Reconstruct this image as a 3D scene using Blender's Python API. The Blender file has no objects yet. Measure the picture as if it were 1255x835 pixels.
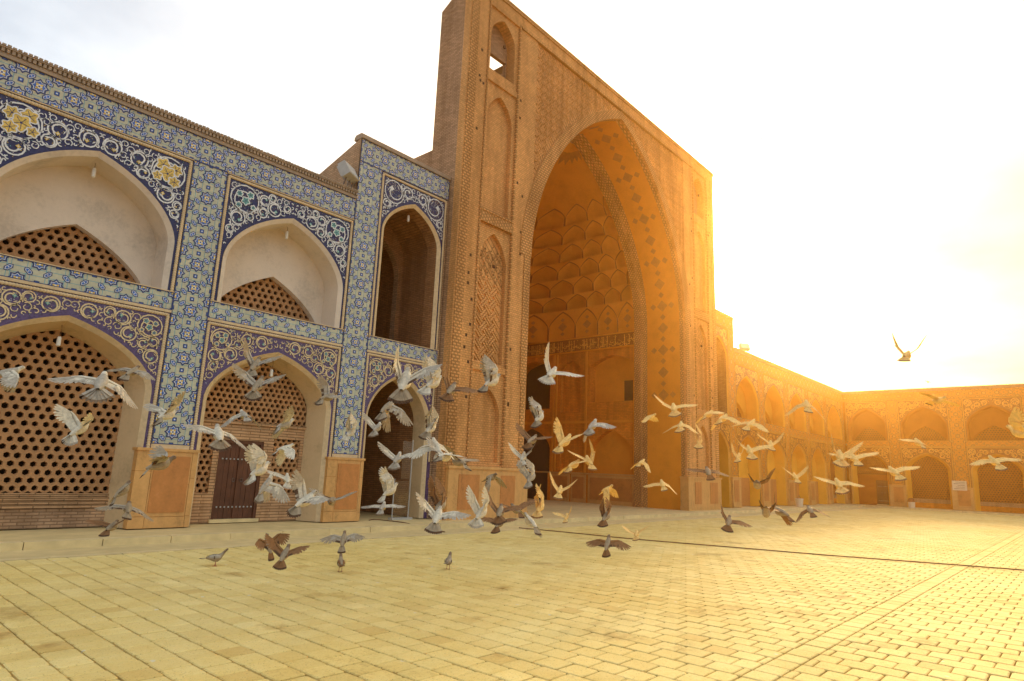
import bpy, math, random
from mathutils import Vector, Matrix, Quaternion
random.seed(7)
R_ = math.radians
scene = bpy.context.scene
col = scene.collection

# ------------------------------------------------------------------ camera
CAM = Vector((0, 0, 1.6)); FPX = 782.93
YAW, PIT, ROL = .839572735, .201787333, .0412133737
_f = Vector((math.sin(YAW) * math.cos(PIT), math.cos(YAW) * math.cos(PIT), math.sin(PIT)))
_r = Vector((math.cos(YAW), -math.sin(YAW), 0)); _u = _r.cross(_f)
FW = _f
RT = _r * math.cos(ROL) + _u * math.sin(ROL)
UP = _u * math.cos(ROL) - _r * math.sin(ROL)
cd = bpy.data.cameras.new('camera'); co = bpy.data.objects.new('camera', cd); col.objects.link(co)
cd.sensor_width = 36; cd.lens = FPX / 1255 * 36; cd.clip_end = 3000; cd.clip_start = .05
M = Matrix((RT, UP, -FW)).transposed().to_4x4(); M.translation = CAM; co.matrix_world = M
scene.camera = co

# ------------------------------------------------------------------ sky, sun, exposure
SUN_AZ, SUN_EL = R_(66.83), R_(19.56)          # azimuth from +Y towards +X
w = bpy.data.worlds.new('World'); scene.world = w; w.use_nodes = True
nt = w.node_tree; nt.nodes.clear()
def N(t, typ, **k):
    n = t.nodes.new(typ)
    for a, b in k.items(): setattr(n, a, b)
    return n
def LK(t, a, b): t.links.new(a, b)
out = N(nt, 'ShaderNodeOutputWorld'); bg = N(nt, 'ShaderNodeBackground')
sky = N(nt, 'ShaderNodeTexSky', sky_type='NISHITA', sun_disc=False)
sky.sun_elevation = SUN_EL; sky.sun_rotation = SUN_AZ; sky.dust_density = 3; sky.air_density = 1.2
tc = N(nt, 'ShaderNodeTexCoord')
def vmath(t, op, a=None, b=None):
    n = N(t, 'ShaderNodeVectorMath', operation=op)
    for i, x in enumerate((a, b)):
        if x is None: continue
        if isinstance(x, (tuple, Vector)): n.inputs[i].default_value = tuple(x)
        else: LK(t, x, n.inputs[i])
    return n.outputs['Value'] if op in ('DOT_PRODUCT', 'LENGTH') else n.outputs[0]
def fmath(t, op, a, b=None, clamp=False):
    n = N(t, 'ShaderNodeMath', operation=op, use_clamp=clamp)
    for i, x in enumerate((a, b)):
        if x is None: continue
        if isinstance(x, (int, float)): n.inputs[i].default_value = x
        else: LK(t, x, n.inputs[i])
    return n.outputs[0]
def ramp(t, fac, stops, interp='LINEAR'):
    n = N(t, 'ShaderNodeValToRGB'); n.color_ramp.interpolation = interp
    e = n.color_ramp.elements
    while len(e) < len(stops): e.new(.5)
    for i, (p, c) in enumerate(stops):
        e[i].position = p; e[i].color = (*c, 1) if len(c) == 3 else c
    LK(t, fac, n.inputs[0]); return n.outputs[0]
def mixc(t, fac, a, b, mode='MIX'):
    n = N(t, 'ShaderNodeMix', data_type='RGBA', blend_type=mode)
    for i, x in ((0, fac), (6, a), (7, b)):
        if isinstance(x, (int, float)): n.inputs[i].default_value = x
        elif isinstance(x, tuple): n.inputs[i].default_value = (*x, 1) if len(x) == 3 else x
        else: LK(t, x, n.inputs[i])
    return n.outputs[2]
def ray(px, py): return FW + RT * ((px - 627.5) / FPX) - UP * ((py - 417.5) / FPX)
gdir = tc.outputs['Generated']
sx = N(nt, 'ShaderNodeSeparateXYZ'); LK(nt, gdir, sx.inputs[0])
zc = fmath(nt, 'MAXIMUM', fmath(nt, 'ADD', sx.outputs[2], .12), .05)
cp = N(nt, 'ShaderNodeCombineXYZ')
LK(nt, fmath(nt, 'DIVIDE', sx.outputs[0], zc), cp.inputs[0]); LK(nt, fmath(nt, 'DIVIDE', sx.outputs[1], zc), cp.inputs[1])
cn = N(nt, 'ShaderNodeTexNoise'); cn.inputs['Scale'].default_value = .75; cn.inputs['Detail'].default_value = 7; cn.inputs['Roughness'].default_value = .52
LK(nt, cp.outputs[0], cn.inputs['Vector'])
cloud = ramp(nt, cn.outputs[0], [(.38, (.0,) * 3), (.66, (1,) * 3)])
low = fmath(nt, 'SUBTRACT', 1.0, fmath(nt, 'MULTIPLY', sx.outputs[2], 1.5), clamp=True)
glow_d = ray(884, 304).normalized(); warm_d = ray(1330, 520).normalized()
gd = fmath(nt, 'MAXIMUM', vmath(nt, 'DOT_PRODUCT', gdir, glow_d), 0.0)
g1 = fmath(nt, 'POWER', gd, 150); g2 = fmath(nt, 'POWER', gd, 9)
wm = fmath(nt, 'POWER', fmath(nt, 'MAXIMUM', vmath(nt, 'DOT_PRODUCT', gdir, warm_d), 0.0), 6)
nis = vmath(nt, 'SCALE', sky.outputs[0]); nis.node.inputs['Scale'].default_value = .11
ccol = mixc(nt, wm, (.78, .83, .86), (.85, .66, .20))
cshade = mixc(nt, cn.outputs[0], (.84, .85, .86), (1.08, 1.08, 1.08))
ccol = mixc(nt, 1.0, ccol, cshade, 'MULTIPLY')
skyc = mixc(nt, cloud, nis, ccol)
skyc = mixc(nt, fmath(nt, 'MULTIPLY', wm, .75), skyc, ccol)
def glowc(f, c):
    n = vmath(nt, 'SCALE', c); LK(nt, f, n.node.inputs['Scale']); return n
skyc = vmath(nt, 'ADD', vmath(nt, 'ADD', skyc, glowc(g1, (14, 11.5, 7.0))), glowc(g2, (1.35, .95, .24)))
LK(nt, skyc, bg.inputs[0]); bg.inputs[1].default_value = 1.0; LK(nt, bg.outputs[0], out.inputs[0])

sl = bpy.data.lights.new('sun', 'SUN'); so = bpy.data.objects.new('sun', sl); col.objects.link(so)
sl.energy = 5.0; sl.angle = R_(16); sl.color = (1, .74, .36)
sdir = Vector((math.sin(SUN_AZ) * math.cos(SUN_EL), math.cos(SUN_AZ) * math.cos(SUN_EL), math.sin(SUN_EL)))
so.rotation_euler = sdir.to_track_quat('Z', 'Y').to_euler(); so.location = sdir * 60
vs = scene.view_settings; vs.view_transform = 'Standard'; vs.look = 'None'; vs.gamma = 1; vs.exposure = 0.8
scene.cycles.max_bounces = 8; scene.cycles.diffuse_bounces = 5; scene.cycles.volume_bounces = 0
scene.cycles.use_denoising = True

# ------------------------------------------------------------------ materials
MATS = {}
def newmat(name):
    m = bpy.data.materials.new(name); m.use_nodes = True; t = m.node_tree
    b = t.nodes['Principled BSDF']; MATS[name] = m; return m, t, b
def wallcoord(t):
    """flat wall coordinates in metres from world position: (x or y, z)"""
    ge = N(t, 'ShaderNodeNewGeometry'); p = N(t, 'ShaderNodeSeparateXYZ'); n = N(t, 'ShaderNodeSeparateXYZ')
    LK(t, ge.outputs['Position'], p.inputs[0]); LK(t, ge.outputs['True Normal'], n.inputs[0])
    ax = fmath(t, 'ABSOLUTE', n.outputs[0]); ay = fmath(t, 'ABSOLUTE', n.outputs[1])
    s = fmath(t, 'GREATER_THAN', ax, ay)
    uu = N(t, 'ShaderNodeMix'); LK(t, s, uu.inputs[0]); LK(t, p.outputs[0], uu.inputs[2]); LK(t, p.outputs[1], uu.inputs[3])
    c = N(t, 'ShaderNodeCombineXYZ'); LK(t, uu.outputs[0], c.inputs[0]); LK(t, p.outputs[2], c.inputs[1])
    return c.outputs[0], ge.outputs['Position']
def noise(t, vec, scale, detail=4, rough=.55):
    n = N(t, 'ShaderNodeTexNoise'); n.inputs['Scale'].default_value = scale; n.inputs['Detail'].default_value = detail
    n.inputs['Roughness'].default_value = rough
    if vec is not None: LK(t, vec, n.inputs['Vector'])
    return n.outputs[0]
def bump(t, b, h, strength, dist=.02):
    n = N(t, 'ShaderNodeBump'); n.inputs['Strength'].default_value = strength; n.inputs['Distance'].default_value = dist
    LK(t, h, n.inputs['Height']); LK(t, n.outputs[0], b.inputs['Normal'])
def scl(c, k): return tuple(x * k for x in c)
def plain(name, c, rough=.8, var=.18, scale=6, bmp=.15, spec=.3, metal=0):
    m, t, b = newmat(name); ge = N(t, 'ShaderNodeNewGeometry'); P = ge.outputs['Position']
    n1 = noise(t, P, scale, 6); n2 = noise(t, P, scale * .13, 3)
    f = fmath(t, 'ADD', fmath(t, 'MULTIPLY', n1, .6), fmath(t, 'MULTIPLY', n2, .4))
    LK(t, ramp(t, f, [(.3, scl(c, 1 - var)), (.7, scl(c, 1 + var))]), b.inputs['Base Color'])
    b.inputs['Roughness'].default_value = rough; b.inputs['Specular IOR Level'].default_value = spec; b.inputs['Metallic'].default_value = metal
    if bmp: bump(t, b, n1, bmp, .01)
    return m
def brick(name, c, bw=.22, bh=.062, rot=0, mort=.010, mk=.62, bs=.7, var=.16, dirt=.25, bias=0.0):
    m, t, b = newmat(name); uv, P = wallcoord(t)
    mp = N(t, 'ShaderNodeMapping'); LK(t, uv, mp.inputs[0]); mp.inputs['Rotation'].default_value = (0, 0, R_(rot))
    k = N(t, 'ShaderNodeTexBrick'); LK(t, mp.outputs[0], k.inputs['Vector'])
    k.inputs['Scale'].default_value = 1; k.inputs['Brick Width'].default_value = bw; k.inputs['Row Height'].default_value = bh
    k.inputs['Mortar Size'].default_value = mort; k.inputs['Mortar Smooth'].default_value = .3; k.inputs['Bias'].default_value = bias
    k.inputs['Color1'].default_value = (*scl(c, 1 - var), 1); k.inputs['Color2'].default_value = (*scl(c, 1 + var), 1)
    k.inputs['Mortar'].default_value = (*scl(c, mk), 1)
    big = noise(t, P, .5, 5); fine = noise(t, P, 9, 5)
    d = ramp(t, fmath(t, 'ADD', fmath(t, 'MULTIPLY', big, .65), fmath(t, 'MULTIPLY', fine, .35)), [(.32, (1 - dirt, 1 - dirt * 1.05, 1 - dirt * 1.1)), (.68, (1.12, 1.12, 1.12))])
    ms = N(t, 'ShaderNodeMapping'); LK(t, P, ms.inputs[0]); ms.inputs['Scale'].default_value = (1.5, 1.5, .13)
    strk = ramp(t, noise(t, ms.outputs[0], 1.6, 6, .6), [(.34, (.80, .77, .74)), (.55, (1.03, 1.03, 1.03))])
    pat = ramp(t, noise(t, P, .9, 2, .4), [(.56, (1, 1, 1)), (.62, (1.10, 1.09, 1.07))])
    d = mixc(t, 1.0, mixc(t, 1.0, d, strk, 'MULTIPLY'), pat, 'MULTIPLY')
    LK(t, mixc(t, 1.0, k.outputs[0], d, 'MULTIPLY'), b.inputs['Base Color'])
    h = fmath(t, 'ADD', fmath(t, 'MULTIPLY', k.outputs['Fac'], -1), fmath(t, 'MULTIPLY', fine, .5))
    bump(t, b, h, bs, .02); b.inputs['Roughness'].default_value = .9; b.inputs['Specular IOR Level'].default_value = .15
    return m
def plaster(name, c, stain=.25):
    m, t, b = newmat(name); ge = N(t, 'ShaderNodeNewGeometry'); P = ge.outputs['Position']
    n1 = noise(t, P, 1.1, 8, .62); n2 = noise(t, P, 14, 5)
    f = fmath(t, 'ADD', fmath(t, 'MULTIPLY', n1, .75), fmath(t, 'MULTIPLY', n2, .25))
    LK(t, ramp(t, f, [(.30, scl(c, 1 - stain)), (.5, c), (.72, scl(c, 1.1))]), b.inputs['Base Color'])
    b.inputs['Roughness'].default_value = .92; b.inputs['Specular IOR Level'].default_value = .1
    bump(t, b, f, .25, .02); return m
def glaze(name, c, rough=.35, var=.25):
    m, t, b = newmat(name); uv, P = wallcoord(t)
    vo_ = N(t, 'ShaderNodeTexVoronoi'); LK(t, P, vo_.inputs['Vector']); vo_.inputs['Scale'].default_value = 34
    sp = N(t, 'ShaderNodeSeparateColor'); LK(t, vo_.outputs['Color'], sp.inputs[0])
    f = fmath(t, 'ADD', fmath(t, 'MULTIPLY', sp.outputs[0], .55), fmath(t, 'MULTIPLY', noise(t, P, 1.3, 4), .45))
    LK(t, ramp(t, f, [(.2, scl(c, 1 - var * 1.3)), (.8, scl(c, 1 + var * 1.1))]), b.inputs['Base Color'])
    b.inputs['Roughness'].default_value = rough; b.inputs['Specular IOR Level'].default_value = .4
    bump(t, b, sp.outputs[1], .06, .004); return m
brick('brick_wing', (.50, .32, .19))
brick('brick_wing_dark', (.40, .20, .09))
brick('brick_sill', (.56, .34, .18), bw=.5, bh=.07, mk=.5)
PO = (.75, .385, .14)
brick('brick_portal', PO, bw=.13, bh=.075, mk=.72, var=.10)
brick('brick_portal_side', (.50, .30, .17), mk=.55, var=.2)
brick('brick_fret', PO, bw=.62, bh=.155, rot=45, mort=.022, mk=.55, bs=1, var=.05)
brick('brick_herring', PO, bw=.85, bh=.17, rot=45, mort=.02, mk=.58, bs=1, var=.06)
brick('brick_edge', scl(PO, 1.02), bw=.16, bh=.10, mort=.026, mk=.55, bs=1, var=.05)
brick('brick_tracery', scl(PO, .98), bw=.12, bh=.12, rot=45, mort=.03, mk=.6, bs=1, var=.08)
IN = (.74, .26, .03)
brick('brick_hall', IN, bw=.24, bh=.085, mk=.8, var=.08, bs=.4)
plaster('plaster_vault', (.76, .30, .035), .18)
plain('vault_joint', (.42, .14, .02), .9, .15)
plain('brown_inlay', (.50, .20, .035), .8, .2)
plaster('plaster_cream', (.72, .615, .49), .32)
plaster('plaster_glow_deep', (.40, .115, .015), .2)
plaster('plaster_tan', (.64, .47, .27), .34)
plaster('plaster_glow_tint', (.80, .39, .05), .15)  # orange glow painted into the right wing's plaster colour
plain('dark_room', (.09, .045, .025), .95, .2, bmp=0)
plain('lattice_clay', (.44, .235, .105), .9, .2, 10, .3)
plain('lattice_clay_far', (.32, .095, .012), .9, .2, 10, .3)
plain('cord_cream', (.66, .50, .29), .7, .2, 12, .2)
plain('cord_glow_tint', (.64, .31, .06), .75, .2, 12, .2)
plain('cornice_brick', (.36, .27, .19), .9, .25, 8, .3)
def stone(name, c):
    m, t, b = newmat(name); ge = N(t, 'ShaderNodeNewGeometry'); P = ge.outputs['Position']
    wv = N(t, 'ShaderNodeTexWave'); LK(t, P, wv.inputs['Vector']); wv.inputs['Scale'].default_value = 1.1; wv.inputs['Distortion'].default_value = 9; wv.inputs['Detail'].default_value = 5; wv.inputs['Detail Scale'].default_value = 1.4
    n1 = noise(t, P, 1.4, 6, .6); n2 = noise(t, P, 16, 6, .65)
    f = fmath(t, 'ADD', fmath(t, 'MULTIPLY', wv.outputs['Fac'], .08), fmath(t, 'ADD', fmath(t, 'MULTIPLY', n1, .50), fmath(t, 'MULTIPLY', n2, .42)))
    base = ramp(t, f, [(.28, scl(c, .55)), (.45, scl(c, .92)), (.62, scl(c, 1.08)), (.75, (c[0] * 1.2, c[1] * 1.35, c[2] * 1.8))])
    LK(t, base, b.inputs['Base Color']); b.inputs['Roughness'].default_value = .5; b.inputs['Specular IOR Level'].default_value = .35; bump(t, b, f, .25, .01)
stone('dado_stone', (.66, .36, .12)); stone('dado_panel', (.55, .225, .06))
plain('tile_ground', (.52, .505, .365), .5, .2, 14, .08)
plain('tile_strap', (.10, .38, .50), .5, .2, 14, 0)
glaze('glaze_navy', (.022, .042, .155)); glaze('glaze_white', (.74, .74, .72), .5, .1); glaze('glaze_blue', (.035, .13, .47))
glaze('glaze_gold', (.68, .47, .10)); glaze('glaze_turquoise', (.16, .40, .36)); glaze('glaze_cream', (.72, .56, .31), .5, .12)
glaze('spandrel_navy', (.022, .026, .10)); glaze('spandrel_violet', (.10, .065, .16))
plain('tile_ground_glow_tint', (.68, .27, .035), .6, .2, 14, .08); plain('tile_strap_glow_tint', (.42, .16, .03), .6, .2, 14, 0)  # blue tile recoloured, the orange glow painted into its colours
glaze('tint_dark', (.30, .10, .02)); glaze('tint_mid', (.46, .18, .03)); glaze('tint_light', (.80, .40, .07)); glaze('spandrel_glow_tint', (.34, .11, .02))
plain('wood', (.12, .047, .023), .6, .35, 5, .3); plain('iron', (.16, .13, .11), .5, .2, 8, .1, .5, .6)
plain('lamp_grey', (.42, .40, .36), .5, .15, 8, .05, .5); plain('lamp_glass', (.62, .62, .58), .25, .1, 8, 0, .5)
plain('bulb_white', (.8, .78, .7), .35, .05, 8, 0, .5)
plain('cable_black', (.16, .07, .03), .7, .2, 8, 0)
plain('kerb_stone', (.72, .57, .29), .85, .2, 4, .3)
plain('walk', (.68, .53, .25), .9, .2, 3, .2)
plain('sign_white', (.76, .66, .48), .5, .08, 8, 0); plain('sign_ink', (.25, .14, .07), .6, .1, 8, 0)
plain('roof_clay', (.44, .33, .22), .95, .2, 2, .3)
plain('bucket', (.72, .62, .46), .5, .1, 8, 0)
plain('mortar', (.15, .06, .02), .95, .25, 5, .3)
m, t, b = newmat('glass'); b.inputs['Base Color'].default_value = (.75, .6, .4, 1); b.inputs['Roughness'].default_value = .08
b.inputs['Transmission Weight'].default_value = .9; b.inputs['Alpha'].default_value = .25
# paving: each brick gets its own shade, broad stains over all
def paving_mat():
    m, t, b = newmat('paving'); ge = N(t, 'ShaderNodeNewGeometry'); P = ge.outputs['Position']
    s = N(t, 'ShaderNodeSeparateXYZ'); LK(t, P, s.inputs[0])
    cx = fmath(t, 'FLOOR', fmath(t, 'DIVIDE', s.outputs[0], .265)); cy = fmath(t, 'FLOOR', fmath(t, 'DIVIDE', s.outputs[1], .1325))
    c = N(t, 'ShaderNodeCombineXYZ'); LK(t, cx, c.inputs[0]); LK(t, cy, c.inputs[1])
    wn = N(t, 'ShaderNodeTexWhiteNoise'); LK(t, c.outputs[0], wn.inputs[0])
    big = noise(t, P, .35, 5, .6); fine = noise(t, P, 22, 6, .65); mid = noise(t, P, 3.0, 5, .6)
    f = fmath(t, 'ADD', fmath(t, 'MULTIPLY', big, .45), fmath(t, 'ADD', fmath(t, 'MULTIPLY', mid, .25), fmath(t, 'MULTIPLY', fine, .30)))
    base = ramp(t, f, [(.30, (.46, .28, .085)), (.42, (.79, .595, .20)), (.62, (.87, .71, .31))])
    sh = ramp(t, wn.outputs[0], [(0, (.86, .79, .70)), (.05, (.94, .92, .88)), (.5, (.99, .99, .98)), (.9, (1.03, 1.04, 1.06)), (1, (1.07, 1.09, 1.14))])
    sp = ramp(t, noise(t, P, 70, 2, .5), [(.30, (.55, .5, .45)), (.38, (1, 1, 1))])
    base = mixc(t, 1.0, mixc(t, 1.0, base, sh, 'MULTIPLY'), sp, 'MULTIPLY')
    st2 = ramp(t, noise(t, P, .9, 7, .68), [(.30, (.62, .52, .42)), (.42, (.96, .95, .93)), (.6, (1, 1, 1))])
    base = mixc(t, 1.0, base, st2, 'MULTIPLY')
    vr = N(t, 'ShaderNodeTexVoronoi'); LK(t, P, vr.inputs['Vector']); vr.inputs['Scale'].default_value = 2.2
    base = mixc(t, ramp(t, fmath(t, 'ADD', vr.outputs['Distance'], fmath(t, 'MULTIPLY', fine, .08)), [(.075, (.75,) * 3), (.10, (0,) * 3)]), base, (.75, .70, .55))
    LK(t, base, b.inputs['Base Color']); b.inputs['Roughness'].default_value = .82; b.inputs['Specular IOR Level'].default_value = .25
    bump(t, b, fmath(t, 'ADD', fine, mid), .35, .012)
paving_mat()
def feather(name, c, var=.2):
    m, t, b = newmat(name); tcn = N(t, 'ShaderNodeTexCoord')
    n1 = noise(t, tcn.outputs['Object'], 28, 4)
    LK(t, ramp(t, n1, [(.3, scl(c, 1 - var)), (.7, scl(c, 1 + var))]), b.inputs['Base Color'])
    b.inputs['Roughness'].default_value = .75; b.inputs['Specular IOR Level'].default_value = .2
for nm, c in dict(feather_white=(.64, .57, .43), feather_pale=(.43, .37, .28), feather_grey=(.36, .28, .18), feather_dark=(.10, .055, .03),
                  feather_brown=(.27, .135, .055), feather_slate=(.22, .15, .09), feather_gold=(.84, .56, .20), leg_red=(.42, .13, .09), beak=(.25, .2, .16)).items(): feather(nm, c)

# ------------------------------------------------------------------ mesh helpers
class MB:
    def __init__(s, T=None): s.v = []; s.f = []; s.m = []; s.T = T; s.mats = []
    def mi(s, name):
        if name not in s.mats: s.mats.append(name)
        return s.mats.index(name)
    def p(s, a, b, c):
        s.v.append(s.T(a, b, c) if s.T else (a, b, c)); return len(s.v) - 1
    def poly(s, pts, mat): s.f.append([s.p(*q) for q in pts]); s.m.append(s.mi(mat))
    def box(s, x0, x1, y0, y1, z0, z1, mat):
        i = [s.p(x, y, z) for z in (z0, z1) for y in (y0, y1) for x in (x0, x1)]; k = s.mi(mat)
        for q in ((0, 2, 3, 1), (4, 5, 7, 6), (0, 1, 5, 4), (2, 6, 7, 3), (0, 4, 6, 2), (1, 3, 7, 5)):
            s.f.append([i[j] for j in q]); s.m.append(k)
    def strip(s, A, B, mat, closed=False):
        """quads between two equally long rows of points"""
        a = [s.p(*q) for q in A]; b = [s.p(*q) for q in B]; n = len(a); k = s.mi(mat)
        for i in range(n if closed else n - 1):
            j = (i + 1) % n; s.f.append([a[i], a[j], b[j], b[i]]); s.m.append(k)
    def grid(s, rows, mat):
        ids = [[s.p(*q) for q in r] for r in rows]
        for i in range(len(ids) - 1):
            for j in range(len(ids[0]) - 1):
                s.f.append([ids[i][j], ids[i][j + 1], ids[i + 1][j + 1], ids[i + 1][j]]); s.m.append(s.mi(mat(i, j) if callable(mat) else mat))
    def tube(s, path, r, mat, n=6, cap=True):
        path = [Vector(q) for q in path]; rings = []
        for i, q in enumerate(path):
            d = (path[min(i + 1, len(path) - 1)] - path[max(i - 1, 0)]).normalized()
            a = d.orthogonal().normalized() if i == 0 else (a - d * a.dot(d)).normalized()
            c = d.cross(a); rr = r[i] if isinstance(r, (list, tuple)) else r
            rings.append([q + (a * math.cos(2 * math.pi * k / n) + c * math.sin(2 * math.pi * k / n)) * rr for k in range(n)])
        ids = [[s.p(*q) for q in g] for g in rings]; k = s.mi(mat)
        for i in range(len(ids) - 1):
            for j in range(n): s.f.append([ids[i][j], ids[i][(j + 1) % n], ids[i + 1][(j + 1) % n], ids[i + 1][j]]); s.m.append(k)
        if cap: s.f += [ids[0][::-1], ids[-1]]; s.m += [k, k]
    def mesh(s, name, smooth=False):
        me = bpy.data.meshes.new(name); me.from_pydata(s.v, [], s.f); me.update()
        for x in s.mats: me.materials.append(MATS[x])
        me.polygons.foreach_set('material_index', s.m)
        if smooth: me.polygons.foreach_set('use_smooth', [True] * len(s.f))
        return me
    def build(s, name, parent=None, smooth=False, kind=None):
        o = bpy.data.objects.new(name, s.mesh(name, smooth)); col.objects.link(o)
        if parent: setpar(o, parent)
        if kind: o['kind'] = kind
        return o
WL = {}
def setpar(o, p):
    o.parent = p; o.matrix_parent_inverse = Matrix.Translation(-WL.get(p.name, Vector((0, 0, 0))))
def thing(name, loc, label, cat, group=None):
    o = bpy.data.objects.new(name, None); col.objects.link(o); o.location = loc; WL[o.name] = Vector(loc)
    o['label'] = label; o['category'] = cat
    if group: o['group'] = group
    return o
def tag(o, label, cat, group=None):
    o['label'] = label; o['category'] = cat
    if group: o['group'] = group
    return o
def inst(name, me, loc, rot=None, parent=None):
    o = bpy.data.objects.new(name, me); col.objects.link(o); o.location = loc
    if rot is not None: o.rotation_euler = rot
    if parent: setpar(o, parent)
    return o
def arch(c, hw, zs, za, n=18, k=.33, p=2.2):
    pts = []
    for i in range(2 * n + 1):
        a = -1 + i / n; x = math.copysign(math.sin(abs(a) * math.pi / 2), a); q = abs(x)
        pts.append((c + hw * x, zs + (za - zs) * ((1 - k) * math.sqrt(max(0, 1 - q ** p)) + k * (1 - q))))
    return pts
def arch_z(u, c, hw, zs, za, k=.33, p=2.2):
    q = min(1, abs(u - c) / hw); return zs + (za - zs) * ((1 - k) * math.sqrt(max(0, 1 - q ** p)) + k * (1 - q))
def arch_plate(mb, a, b, z0, z1, A, d, mat):
    """flat plate [a,b]x[z0,z1] at depth d with the opening under arch A cut out down to z0"""
    L, Rr = A[0], A[-1]
    if a < L[0] - 1e-6: mb.poly([(a, d, z0), (L[0], d, z0), (L[0], d, z1), (a, d, z1)], mat)
    if b > Rr[0] + 1e-6: mb.poly([(Rr[0], d, z0), (b, d, z0), (b, d, z1), (Rr[0], d, z1)], mat)
    for (u0, w0), (u1, w1) in zip(A, A[1:]): mb.poly([(u0, d, w0), (u1, d, w1), (u1, d, z1), (u0, d, z1)], mat)
def opening(A, z0): return [(A[0][0], z0)] + A + [(A[-1][0], z0)]
def reveal(mb, A0, A1, d0, d1, z0, mat):
    mb.strip([(u, d0, z) for u, z in opening(A0, z0)], [(u, d1, z) for u, z in opening(A1, z0)], mat)
def clip(poly, u0, u1, z0, z1):
    for ax, lim, sg in ((0, u0, 1), (0, u1, -1), (1, z0, 1), (1, z1, -1)):
        o = []
        for i in range(len(poly)):
            p, q = poly[i - 1], poly[i]; ip, iq = (p[ax] - lim) * sg >= 0, (q[ax] - lim) * sg >= 0
            if ip != iq:
                t_ = (lim - p[ax]) / (q[ax] - p[ax]); o.append((p[0] + (q[0] - p[0]) * t_, p[1] + (q[1] - p[1]) * t_))
            if iq: o.append(q)
        poly = o
        if len(poly) < 3: return None
    return poly

# ------------------------------------------------------------------ tile patterns
SCH = {
    'blue': dict(ground='tile_ground', strap='tile_strap', dark='glaze_navy', white='glaze_white', mid='glaze_blue', gold='glaze_gold', cord='cord_cream',
                 up=('spandrel_navy', 'glaze_white', 'glaze_gold', 'glaze_turquoise'), lo=('spandrel_violet', 'glaze_cream', 'glaze_turquoise', 'glaze_white'),
                 plas='plaster_cream', plas2='plaster_tan', lat='lattice_clay', core='brick_wing'),
    'glow_tint': dict(ground='tile_ground_glow_tint', strap='tile_strap_glow_tint', dark='tint_dark', white='tint_light', mid='tint_mid', gold='tint_light', cord='cord_glow_tint',  # right-hand wings: orange glow painted into the tile, cord and plaster colours
                 up=('spandrel_glow_tint', 'tint_light', 'tint_mid', 'tint_light'), lo=('spandrel_glow_tint', 'tint_light', 'tint_mid', 'tint_light'),
                 plas='plaster_glow_tint', plas2='plaster_glow_tint', lat='lattice_clay_far', core='brick_hall')}
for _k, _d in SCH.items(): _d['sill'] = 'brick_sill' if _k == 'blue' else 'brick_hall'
SCH['deep'] = dict(SCH['glow_tint'], plas='plaster_glow_deep', plas2='plaster_glow_tint', sill='plaster_glow_deep')  # far wing: the painted orange glow taken deeper
def starpoly(r, n=8, inner=.74, rot=0):
    return [((r if i % 2 == 0 else r * inner) * math.cos(rot + math.pi * i / n), (r if i % 2 == 0 else r * inner) * math.sin(rot + math.pi * i / n)) for i in range(2 * n)]
def hexpoly(l, w, rot):
    c, s = math.cos(rot), math.sin(rot)
    return [(x * c - y * s, x * s + y * c) for x, y in ((l, 0), (l * .55, w), (-l * .55, w), (-l, 0), (-l * .55, -w), (l * .55, -w))]
def sqpoly(a, rot=0): return [(a * math.cos(rot + math.pi / 4 + i * math.pi / 2), a * math.sin(rot + math.pi / 4 + i * math.pi / 2)) for i in range(4)]
def star_layers(S, r): return [(starpoly(r), S['dark']), (starpoly(r * .76), S['white']), (starpoly(r * .66), S['mid']), (starpoly(r * .52, 4, .55, math.pi / 4), S['gold']), (starpoly(r * .34, 4, .5), S['white']), (sqpoly(r * .13), S['dark'])]
def hex_layers(S, l, w, rot): return [(hexpoly(l, w, rot), S['dark']), (hexpoly(l * .78, w * .68, rot), S['white']), (hexpoly(l * .64, w * .48, rot), S['mid']), (sqpoly(w * .3, rot), S['white'])]
def sq_layers(S, a): return [(sqpoly(a), S['dark']), (sqpoly(a * .66), S['mid']), (sqpoly(a * .3), S['white'])]
STARM = {}
def star_mesh(scheme, r):
    key = (scheme, round(r, 3))
    if key not in STARM:
        mb = MB(); L = star_layers(SCH[scheme], r)
        for i, (pl, mt) in enumerate(L):
            n = len(pl); y = -.002 * (i + 1)
            if len(pl) > 6:
                for j in range(n): mb.poly([(0, y, 0), (pl[j - 1][0], y, pl[j - 1][1]), (pl[j][0], y, pl[j][1])], mt)
            else: mb.poly([(a, y, b) for a, b in pl], mt)
        pl = L[0][0]
        mb.strip([(a, -.002, b) for a, b in pl], [(a, .004, b) for a, b in pl], L[0][1], True)
        STARM[key] = mb.mesh('star_tile')
    return STARM[key]
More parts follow.
